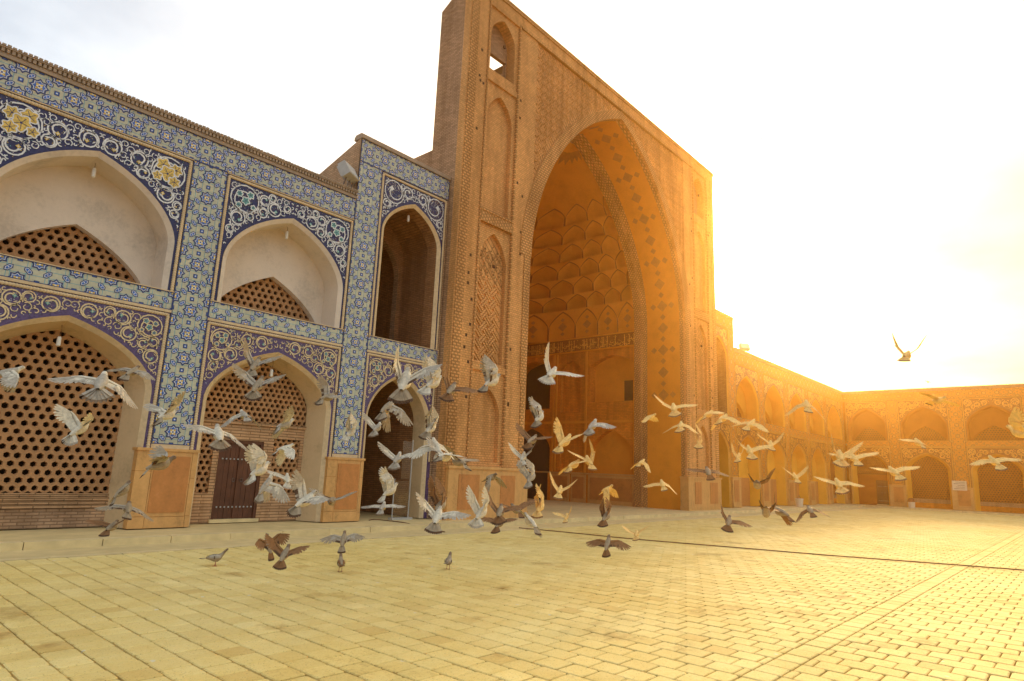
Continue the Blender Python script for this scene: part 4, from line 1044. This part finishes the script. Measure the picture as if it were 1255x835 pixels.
for i in range(5): mb.box(58.832, 58.841, 6.95, 7.65 - .12 * (i % 3), 1.66 + i * .12, 1.69 + i * .12, 'sign_ink')
mb.build('print_lines', t_)
t_ = thing('bucket', (44.6, 14.6, .1), 'small pale bucket on the walkway under the right wing', 'bucket'); L = Vector((44.6, 14.3, .1))
mb = MB(); mb.tube([L + Vector((0, 0, z)) for z in (0, .02, .5, .52)], [.19, .2, .26, .25], 'bucket', 12); mb.build('pail', t_)
mb = MB(); mb.tube([L + Vector((.26 * math.cos(a), 0, .5 + .2 * math.sin(a))) for a in (i * math.pi / 8 for i in range(9))], .012, 'iron', 5); mb.build('handle', t_)
t_ = thing('waste_bin', (58.0, 10.3, .1), 'small dark-lidded bin at the foot of a far lattice arch', 'bin'); L = Vector((58.0, 10.35, .1))
mb = MB(); mb.tube([L + Vector((0, 0, z)) for z in (0, .02, .42, .44)], [.2, .22, .24, .23], 'bucket', 12); mb.build('body', t_)
mb = MB(); mb.tube([L + Vector((0, 0, z)) for z in (.44, .5, .66, .74)], [.26, .26, .2, .08], 'tint_dark', 12); mb.build('lid', t_)

# ------------------------------------------------------------------ pigeons
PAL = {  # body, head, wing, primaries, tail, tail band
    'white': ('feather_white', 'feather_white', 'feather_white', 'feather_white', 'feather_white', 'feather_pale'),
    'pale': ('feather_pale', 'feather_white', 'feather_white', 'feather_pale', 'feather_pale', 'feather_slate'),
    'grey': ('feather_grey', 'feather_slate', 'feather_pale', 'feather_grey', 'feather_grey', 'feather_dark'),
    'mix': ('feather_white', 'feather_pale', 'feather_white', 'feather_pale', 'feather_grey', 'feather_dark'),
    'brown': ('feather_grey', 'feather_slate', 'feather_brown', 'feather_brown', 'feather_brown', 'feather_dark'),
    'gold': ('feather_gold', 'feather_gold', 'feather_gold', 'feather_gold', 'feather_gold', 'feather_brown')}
def pigeon_mesh(eL, eR, tail, pal, fold=0, folded=False, seed=0):
    rnd = random.Random(seed); B, H, Wg, Pr, Tl, Tb = PAL[pal]; mb = MB()
    prof = [(-.135, -.002, .014, .010), (-.11, -.001, .026, .020), (-.07, 0, .042, .036), (-.02, -.004, .054, .052), (.03, -.004, .055, .057), (.07, .004, .046, .050), (.098, .020, .033, .036), (.118, .034, .026, .027), (.138, .042, .024, .025), (.155, .042, .018, .019), (.166, .039, .009, .009)]
    if folded: prof = [(x, z + max(0, x - .05) * .75, a, b) for x, z, a, b in prof]
    rows = []
    for x, z, ry, rz in prof: rows.append([(x, ry * math.cos(2 * math.pi * k / 10), z + rz * math.sin(2 * math.pi * k / 10)) for k in range(11)])
    mb.grid(rows, lambda i, j: H if i >= 6 else B)
    hx, hz = prof[-1][0], prof[-1][1]
    mb.poly([(hx, -.006, hz + .005), (hx, .006, hz + .005), (hx + .024, 0, hz - .006)], 'beak'); mb.poly([(hx, -.006, hz - .004), (hx, .006, hz - .004), (hx + .024, 0, hz - .006)], 'beak')
    for s_ in (-1, 1):
        ex, ez = prof[8][0] + .008, prof[8][1] + .008; mb.box(ex - .004, ex + .004, s_ * .0215 - .003, s_ * .0215 + .003, ez - .004, ez + .004, 'feather_dark')
    def feath(root, dirv, side, L, wd, m1, m2, split=.72):
        """one feather: a slim blade with a rounded tip, slightly thick along the shaft"""
        root, d, s_ = Vector(root), Vector(dirv).normalized(), Vector(side).normalized(); n = d.cross(s_).normalized() * .0016
        st = [(0, .5), (.35, .95), (split, 1), (.92, .75), (1, .22)]
        A = [root + d * L * f + s_ * wd * k * .5 for f, k in st]; C = [root + d * L * f + n for f, k in st]; D = [root + d * L * f - s_ * wd * k * .5 for f, k in st]
        for i in range(4):
            mm = m2 if st[i][0] >= split - .01 else m1
            mb.poly([A[i], A[i + 1], C[i + 1], C[i]], mm); mb.poly([C[i], C[i + 1], D[i + 1], D[i]], mm)
    nt_ = 9
    for i in range(nt_):
        a = R_(tail * (1 if folded else 1.55)) * (i / (nt_ - 1) - .5); tt = 0 if folded else R_(12 + tail * .45)
        feath((-.095, .010 * (i - 4) / 4, .002 + .0008 * (i % 2)), (-math.cos(a) * math.cos(tt), math.sin(a), -math.cos(a) * math.sin(tt) - .05), (math.sin(a), math.cos(a), 0), .150 if not folded else .13, .040, Tl, Tb, .80)
    for s_, el in ((1, eL), (-1, eR)):
        if folded:
            rows = []
            for f, w_, t_ in ((0, .012, .010), (.2, .034, .020), (.5, .040, .020), (.8, .026, .012), (1, .006, .004)):
                x = .07 - .20 * f; rows.append([(x, s_ * (.040 - .022 * f + t_ * math.sin(math.pi * k / 6)), .020 - .012 * f + w_ * math.cos(math.pi * k / 6)) for k in range(7)])
            mb.grid(rows, lambda i, j: Wg if i < 3 else Pr); mb.box(-.03, -.018, s_ * .056 - .004, s_ * .056 + .003, -.01, .03, 'feather_dark'); continue
        e = R_(el); bend = R_(el * .25 + (8 if el > 30 else -6)); fo = R_(fold)
        def arm(x, y, z=0):
            return (x + .045, s_ * (.032 + y * math.cos(e) - z * math.sin(e)), .022 + y * math.sin(e) + z * math.cos(e))
        wy, wx = .125, .035
        def hand(x, y, z=0):                              # hand frame: bent and folded at the wrist
            xx = x * math.cos(fo) - y * math.sin(fo); yy = x * math.sin(fo) + y * math.cos(fo)
            return arm(wx + xx, wy + yy * math.cos(bend) - z * math.sin(bend), yy * math.sin(bend) + z * math.cos(bend))
        V_ = Vector
        for i in range(8):                                # secondaries
            f = i / 7; r0 = V_(arm(-.005 + wx * f, wy * f)); tip = V_(arm(-.125 - .005 * f + wx * f, wy * f + .015 + .02 * f, -.008)); sd_ = V_(arm(0, 1)) - V_(arm(0, 0))
            feath(r0, tip - r0, sd_, (tip - r0).length, .036, Wg if rnd.random() < .8 else Pr, Tb if (pal in ('grey', 'mix', 'brown') and rnd.random() < .75) else Pr, .62)
        for i in range(10):                               # primaries fanned from the hand
            f = i / 9; a = R_(95 - 82 * f + rnd.uniform(-2, 2)); r0 = V_(hand(-.004 + .008 * f, .055 * f)); L = .125 + .085 * math.sin(f * 2.2)
            tip = V_(hand(-.004 - L * math.sin(a) + .01, .055 * f + L * math.cos(a), -.006 + .012 * f)); sd_ = V_(hand(math.cos(a), math.sin(a))) - V_(hand(0, 0))
            feath(r0, tip - r0, sd_, (tip - r0).length, .030, Wg if f < .5 else Pr, Pr, .55)
        st = []                                           # coverts: a thick leading edge over the quills
        for f in (0, .35, .7, 1): st.append((arm, wx * f, wy * f, .052 - .008 * f, .016 - .005 * f))
        for f in (.5, 1): st.append((hand, .004, .075 * f, .036 - .018 * f, .010 - .005 * f))
        rows = []
        for fn, x, y, ch, th in st: rows.append([fn(x + .014 - ch * q, y, th * k) for q, k in ((0, 0), (.18, .5), (.5, .45), (1.05, .04), (.5, -.35), (.15, -.4), (0, 0))])
        mb.grid(rows, Wg)
    if folded:
        for s_ in (-1, 1):
            mb.tube([(.0, s_ * .02, -.045), (.008, s_ * .021, -.085), (.0, s_ * .022, -.118)], .004, 'leg_red', 5)
            for a in (-.6, 0, .6, 3.14): mb.tube([(.0, s_ * .022, -.116), (.03 * math.cos(a), s_ * .022 + .03 * math.sin(a), -.119)], .003, 'leg_red', 4)
    return mb.mesh('pigeon', True)
BN = [0]
def pigeon(px, py, d, fwd, eL, eR, tail, pal, label, fold=None, roll=None, k=.84):
    rb = random.Random(BN[0] * 7 + 3); fold = rb.uniform(-4, 26) if fold is None else fold; roll = rb.uniform(-16, 16) if roll is None else roll; k *= rb.uniform(.93, 1.05)
    BN[0] += 1; F = (RT * fwd[0] + UP * (fwd[1] - (.16 if fwd[1] > .15 and fwd[2] > .5 else 0)) + FW * fwd[2]).normalized(); up = Vector((0, 0, 1))
    if abs(F.z) > .9: up = -FW
    L = up.cross(F).normalized(); U = F.cross(L)
    m = Matrix((F, L, U)).transposed() @ Matrix.Rotation(R_(roll), 3, 'X')
    o = bpy.data.objects.new('pigeon', pigeon_mesh(eL, eR, tail, pal, fold, False, BN[0])); col.objects.link(o)
    m4 = m.to_4x4() @ Matrix.Scale(k, 4); m4.translation = CAM + ray(px, py) * d; o.matrix_world = m4
    tag(o, label, 'pigeon', 'pigeons in flight over the courtyard')
def standing(px, py, head, pal, label):
    BN[0] += 1; o = bpy.data.objects.new('pigeon', pigeon_mesh(0, 0, 16, pal, 0, True, BN[0])); col.objects.link(o)
    p = on_z(px, py, .0); o.location = (p.x, p.y, .121); o.rotation_euler = (0, 0, head); tag(o, label, 'pigeon', 'pigeons standing on the paving')
AW = (.15, .35, .92)      # flying off, away from the viewer
BIRDS = [
 (10, 457, 6.2, (.75, .1, .6), -35, -30, 40, 'pale', 'pale pigeon half cut by the left picture edge before the lattice'),
 (124, 470, 4.6, (-.35, .42, .84), 2, -35, 70, 'pale', 'large pale pigeon stretching one long wing leftward across the lattice screen'),
 (98, 526, 6.6, (.28, .55, .79), 42, 36, 62, 'white', 'pure white pigeon with raised wings before the big lattice screen'),
 (162, 456, 7.6, (.05, .38, .92), -8, -6, 30, 'grey', 'grey pigeon with level wings before the plaster jamb of the first arch'),
 (205, 509, 6.4, (.35, .3, .88), 30, 30, 50, 'mix', 'pale pigeon with wings in a wide V before the tiled pier, dark tail edge'),
 (268, 533, 5.8, (-.5, .45, .74), 15, -25, 60, 'mix', 'pale ragged pigeon flying toward the left end of the wooden door'),
 (196, 570, 5.4, (.85, .18, .5), 30, 12, 55, 'grey', 'grey pigeon with fanned dark tail before the orange stone pier base'),
 (150, 602, 7.4, (.35, .6, .7), -15, 10, 25, 'grey', 'small grey pigeon above two others before the orange pier base, head up'),
 (157, 624, 7.6, (-.5, .3, .8), -14, -14, 20, 'grey', 'grey pigeon with long drooped wings, middle of three by the orange pier'),
 (137, 646, 7.6, (-.05, .2, .95), 12, 30, 30, 'brown', 'dark pigeon lowest of three by the orange pier, close to the kerb'),
 (313, 448, 6.9, (.02, .5, .86), 62, 20, 42, 'grey', 'grey pigeon with one wing straight up before the door arch spandrel'),
 (316, 473, 6.6, (.08, .55, .83), 35, 22, 60, 'grey', 'grey pigeon just under another before the lattice above the door'),
 (299, 509, 8.4, (-.6, .25, .75), -25, -40, 20, 'pale', 'small pale pigeon with bowed wings at the lower lattice edge over the door'),
 (349, 521, 7.4, (.6, .3, .74), -20, 30, 60, 'pale', 'pale pigeon with dark fanned tail above the right lattice window'),
 (349, 550, 9.0, (.7, .2, .68), -40, -35, 30, 'white', 'small white pigeon inside the head of the right lattice window'),
 (352, 588, 9.4, (-.4, .35, .85), 10, -20, 30, 'white', 'small white pigeon low at the right lattice window edge'),
 (318, 577, 5.9, (.45, .35, .82), 84, 60, 55, 'white', 'bright white pigeon with vertical wings before the right door leaf'),
 (326, 596, 6.6, (.35, .7, .62), -55, -40, 40, 'pale', 'pale pigeon with downstroke wings directly under a bright one at the door'),
 (374, 614, 5.6, (.5, .38, .78), 68, 12, 55, 'mix', 'white pigeon with a blade-like raised wing and dark tail before the arch jamb'),
 (407, 614, 7.6, (.0, -.1, -1), 20, 25, 30, 'grey', 'grey pigeon flying toward the viewer before the second pier base'),
 (402, 487, 7.6, (.65, .25, .72), 60, 6, 55, 'grey', 'grey pigeon with dark blurred wing crossing the edge of the second tiled pier'),
 (430, 530, 8.2, (.2, .4, .9), 75, 80, 20, 'white', 'white pigeon with wings closed upright before the second tiled pier'),
 (462, 525, 8.4, (.22, .35, .9), 50, 28, 45, 'pale', 'pale pigeon with V wings at the left side of the dark passage arch'),
 (475, 500, 6.6, (.4, .45, .8), -60, -45, 45, 'grey', 'plump grey pigeon with wings pulled down inside the passage arch head'),
 (496, 468, 4.5, (.05, .55, .83), 72, 30, 48, 'mix', 'largest pigeon over the passage arch, one pale wing up and one brown wing spread'),
 (531, 470, 6.2, (.45, .35, .8), 65, 84, 40, 'white', 'white pigeon with upright wing against the arch spandrel beside the portal flank'),
 (528, 525, 6.6, (.3, .4, .86), 82, 70, 45, 'mix', 'pigeon with one dark and one pale wing at the right jamb of the passage'),
 (487, 563, 7.6, (.15, .35, .92), 38, 10, 45, 'pale', 'pale pigeon with long curved wings in front of the clear barrier panels'),
 (478, 602, 7.2, (.55, .4, .7), 82, 84, 30, 'white', 'white pigeon with wings straight up in the middle of the passage'),
 (469, 622, 9.4, (.05, .2, .97), 2, -4, 25, 'pale', 'pale gliding pigeon with flat wings low in the passage doorway'),
 (535, 548, 6.2, (-.4, .5, .75), -20, -35, 45, 'white', 'white pigeon on top of a tangled trio at the portal corner'),
 (545, 560, 6.0, (.5, -.2, .8), 40, -10, 45, 'mix', 'dark-tailed pigeon in the middle of a tangled trio at the portal corner'),
 (562, 566, 6.6, (-.75, .1, .6), 20, 15, 30, 'grey', 'grey pigeon with wings trailing right, of a tangled trio at the portal corner'),
 (553, 478, 6.7, (.2, .4, .88), 62, 8, 48, 'brown', 'dark-winged pigeon before the left edge of the brick portal'),
 (603, 468, 5.9, (.62, .4, .66), 72, 80, 36, 'mix', 'pigeon with spread feathered wings raised before the portal pier niche'),
 (536, 634, 5.6, (.08, .35, .92), 36, 14, 42, 'mix', 'pale pigeon with wide curved wings and dark tail by the portal pier base'),
 (540, 620, 6.4, (.3, .3, .9), 55, 88, 30, 'brown', 'brown pigeon with one bright upright wing behind another at the pier base'),
 (590, 629, 6.0, (.4, .42, .8), 58, 62, 55, 'white', 'white pigeon with V wings and split tail before the portal dado panel'),
 (602, 585, 8.6, (.55, .2, -.6), -40, -50, 20, 'grey', 'small round grey pigeon before the top of the portal dado'),
 (613, 628, 6.6, (.15, .3, .93), 58, 5, 55, 'brown', 'brown pigeon with fanned dark tail at the right end of the portal dado'),
 (612, 642, 7.8, (.4, .3, .86), 25, 5, 40, 'brown', 'small brown pigeon low under others at the portal dado foot'),
 (633, 625, 7.2, (-.5, .2, .83), 18, 20, 30, 'brown', 'brown pigeon with a dark wing reaching into the portal shadow'),
 (650, 640, 6.6, (-.55, .45, .7), 25, -30, 25, 'mix', 'white and brown pigeon plunging diagonally at the mouth of the portal'),
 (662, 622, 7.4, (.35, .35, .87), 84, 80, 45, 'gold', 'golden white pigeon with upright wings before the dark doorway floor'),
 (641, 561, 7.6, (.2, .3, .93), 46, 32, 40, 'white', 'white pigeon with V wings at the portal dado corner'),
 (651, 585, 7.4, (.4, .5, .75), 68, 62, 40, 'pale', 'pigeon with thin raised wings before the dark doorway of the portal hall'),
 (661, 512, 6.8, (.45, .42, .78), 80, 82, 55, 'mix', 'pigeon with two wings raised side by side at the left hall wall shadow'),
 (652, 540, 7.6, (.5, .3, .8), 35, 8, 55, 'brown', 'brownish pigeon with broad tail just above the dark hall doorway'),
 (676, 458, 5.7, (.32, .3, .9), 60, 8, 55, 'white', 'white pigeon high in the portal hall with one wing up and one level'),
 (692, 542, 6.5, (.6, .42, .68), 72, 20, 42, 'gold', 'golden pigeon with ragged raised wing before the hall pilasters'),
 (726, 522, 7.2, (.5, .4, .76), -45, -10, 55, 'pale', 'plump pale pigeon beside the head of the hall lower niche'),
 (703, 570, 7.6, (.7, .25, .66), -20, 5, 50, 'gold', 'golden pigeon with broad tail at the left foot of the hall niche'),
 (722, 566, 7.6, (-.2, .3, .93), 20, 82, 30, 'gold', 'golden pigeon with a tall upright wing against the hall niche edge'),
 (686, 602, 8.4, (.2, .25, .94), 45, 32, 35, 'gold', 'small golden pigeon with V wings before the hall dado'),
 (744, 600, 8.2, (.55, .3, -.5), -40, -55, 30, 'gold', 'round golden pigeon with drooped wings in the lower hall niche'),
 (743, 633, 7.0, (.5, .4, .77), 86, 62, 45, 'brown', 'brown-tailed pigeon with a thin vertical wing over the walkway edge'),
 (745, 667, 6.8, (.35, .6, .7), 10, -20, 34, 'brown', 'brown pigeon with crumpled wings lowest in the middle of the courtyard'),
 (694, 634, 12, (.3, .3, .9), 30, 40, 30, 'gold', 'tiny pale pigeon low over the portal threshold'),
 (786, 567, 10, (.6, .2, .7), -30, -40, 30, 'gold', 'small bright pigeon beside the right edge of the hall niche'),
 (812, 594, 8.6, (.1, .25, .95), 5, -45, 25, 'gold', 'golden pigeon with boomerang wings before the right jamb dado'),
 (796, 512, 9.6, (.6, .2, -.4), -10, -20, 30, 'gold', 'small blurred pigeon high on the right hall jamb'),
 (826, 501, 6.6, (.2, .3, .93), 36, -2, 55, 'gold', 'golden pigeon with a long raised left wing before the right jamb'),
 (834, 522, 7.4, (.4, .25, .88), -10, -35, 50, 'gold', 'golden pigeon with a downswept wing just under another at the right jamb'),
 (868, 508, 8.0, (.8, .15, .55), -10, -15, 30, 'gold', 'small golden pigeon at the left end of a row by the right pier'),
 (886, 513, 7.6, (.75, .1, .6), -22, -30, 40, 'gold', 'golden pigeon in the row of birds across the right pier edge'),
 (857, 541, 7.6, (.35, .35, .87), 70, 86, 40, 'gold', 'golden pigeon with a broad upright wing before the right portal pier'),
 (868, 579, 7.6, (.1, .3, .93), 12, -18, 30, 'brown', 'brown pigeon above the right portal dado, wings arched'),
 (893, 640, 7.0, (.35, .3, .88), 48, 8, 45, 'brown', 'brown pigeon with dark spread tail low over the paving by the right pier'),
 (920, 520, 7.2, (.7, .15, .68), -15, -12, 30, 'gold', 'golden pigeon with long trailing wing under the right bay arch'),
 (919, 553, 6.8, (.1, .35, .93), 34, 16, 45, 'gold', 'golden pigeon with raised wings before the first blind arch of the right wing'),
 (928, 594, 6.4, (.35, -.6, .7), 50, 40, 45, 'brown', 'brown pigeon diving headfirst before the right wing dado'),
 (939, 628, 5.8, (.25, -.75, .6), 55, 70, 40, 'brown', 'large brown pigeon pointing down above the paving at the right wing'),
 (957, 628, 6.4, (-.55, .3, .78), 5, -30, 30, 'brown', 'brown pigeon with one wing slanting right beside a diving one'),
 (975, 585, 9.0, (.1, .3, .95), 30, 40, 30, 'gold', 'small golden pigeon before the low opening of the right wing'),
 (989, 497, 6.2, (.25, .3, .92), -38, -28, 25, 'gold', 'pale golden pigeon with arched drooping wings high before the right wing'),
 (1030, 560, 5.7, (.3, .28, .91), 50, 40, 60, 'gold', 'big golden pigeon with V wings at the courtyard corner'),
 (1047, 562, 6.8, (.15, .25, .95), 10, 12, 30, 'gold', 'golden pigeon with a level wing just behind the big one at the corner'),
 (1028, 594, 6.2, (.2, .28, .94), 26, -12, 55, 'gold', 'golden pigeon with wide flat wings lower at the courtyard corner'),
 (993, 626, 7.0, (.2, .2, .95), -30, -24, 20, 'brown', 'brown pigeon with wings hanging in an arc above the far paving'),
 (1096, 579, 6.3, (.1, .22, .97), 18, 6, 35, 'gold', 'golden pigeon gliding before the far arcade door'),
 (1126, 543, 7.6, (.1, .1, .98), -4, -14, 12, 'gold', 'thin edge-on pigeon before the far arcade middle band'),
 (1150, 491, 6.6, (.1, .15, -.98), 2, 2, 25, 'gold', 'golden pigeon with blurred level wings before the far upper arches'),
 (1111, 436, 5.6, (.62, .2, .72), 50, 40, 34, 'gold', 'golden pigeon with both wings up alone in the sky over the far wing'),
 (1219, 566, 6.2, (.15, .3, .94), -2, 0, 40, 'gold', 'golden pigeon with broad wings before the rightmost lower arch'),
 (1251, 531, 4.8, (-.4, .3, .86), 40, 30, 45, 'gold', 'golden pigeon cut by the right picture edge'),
 (329, 668, 8.2, (-.42, .72, .4), 30, 50, 14, 'brown', 'dark pigeon landing upright with one wing raised, left of a brown one'),
 (349, 680, 7.4, (.1, .5, .86), 38, 22, 46, 'brown', 'brown pigeon with fanned dark tail landing on the left paving'),
 (421, 662, 9.0, (-.02, .6, .8), 12, 8, 24, 'grey', 'grey pigeon skimming the paving edge before the second pier'),
 (780, 655, 9.5, (.3, .2, .9), 35, 20, 40, 'gold', 'golden pigeon skimming the paving below the right hall jamb'),
 (905, 560, 9.2, (.5, .3, .8), 70, 40, 40, 'gold', 'golden pigeon tucked between the right pier and first blind arch'),
 (945, 545, 9.4, (.2, .3, .9), 20, 50, 40, 'gold', 'small golden pigeon against the middle of the right wing'),
 (933, 170, 26, (.5, .3, .8), 40, 40, 30, 'brown', 'tiny far bird high in the bright sky right of the portal'),
 (1003, 276, 70, (.5, .1, .8), 20, 20, 30, 'brown', 'barely visible speck of a bird in the glowing sky'),
 (1137, 468, 46, (.3, .5, .8), 30, -20, 30, 'brown', 'small bird settling above the far wing parapet'),
]
for b_ in BIRDS: pigeon(b_[0], b_[1], b_[2] * (1 + .32 * min(1, max(0, (b_[0] - 450) / 450))), *b_[3:])
hd = lambda dx, dy: math.atan2(dy, dx)
standing(263, 694, hd(.9, -.3), 'grey', 'grey pigeon standing side-on on the left paving')
standing(417, 701, hd(.5, .9), 'brown', 'brown pigeon standing with its back turned on the paving, middle of three')
standing(549, 698, hd(.8, .6), 'grey', 'grey pigeon standing alone on the paving in front of the portal pier')

# ------------------------------------------------------------------ haze
hz = MB(); hz.box(-14, 76, -14, 32, -1.2, 24, 'mortar'); ho = hz.build('added_haze'); ho['kind'] = 'stuff'; ho['label'] = 'golden haze volume added for the warm glow, filling the courtyard'
m = bpy.data.materials.new('added_haze'); m.use_nodes = True; t = m.node_tree; t.nodes.clear()
mo = N(t, 'ShaderNodeOutputMaterial'); pv = N(t, 'ShaderNodeVolumePrincipled'); LK(t, pv.outputs[0], mo.inputs['Volume'])
pv.inputs['Color'].default_value = (1, .50, .13, 1); pv.inputs['Density'].default_value = .0025; pv.inputs['Anisotropy'].default_value = .84  # volume added so the sun scatters into an orange glow
ho.data.materials.clear(); ho.data.materials.append(m)
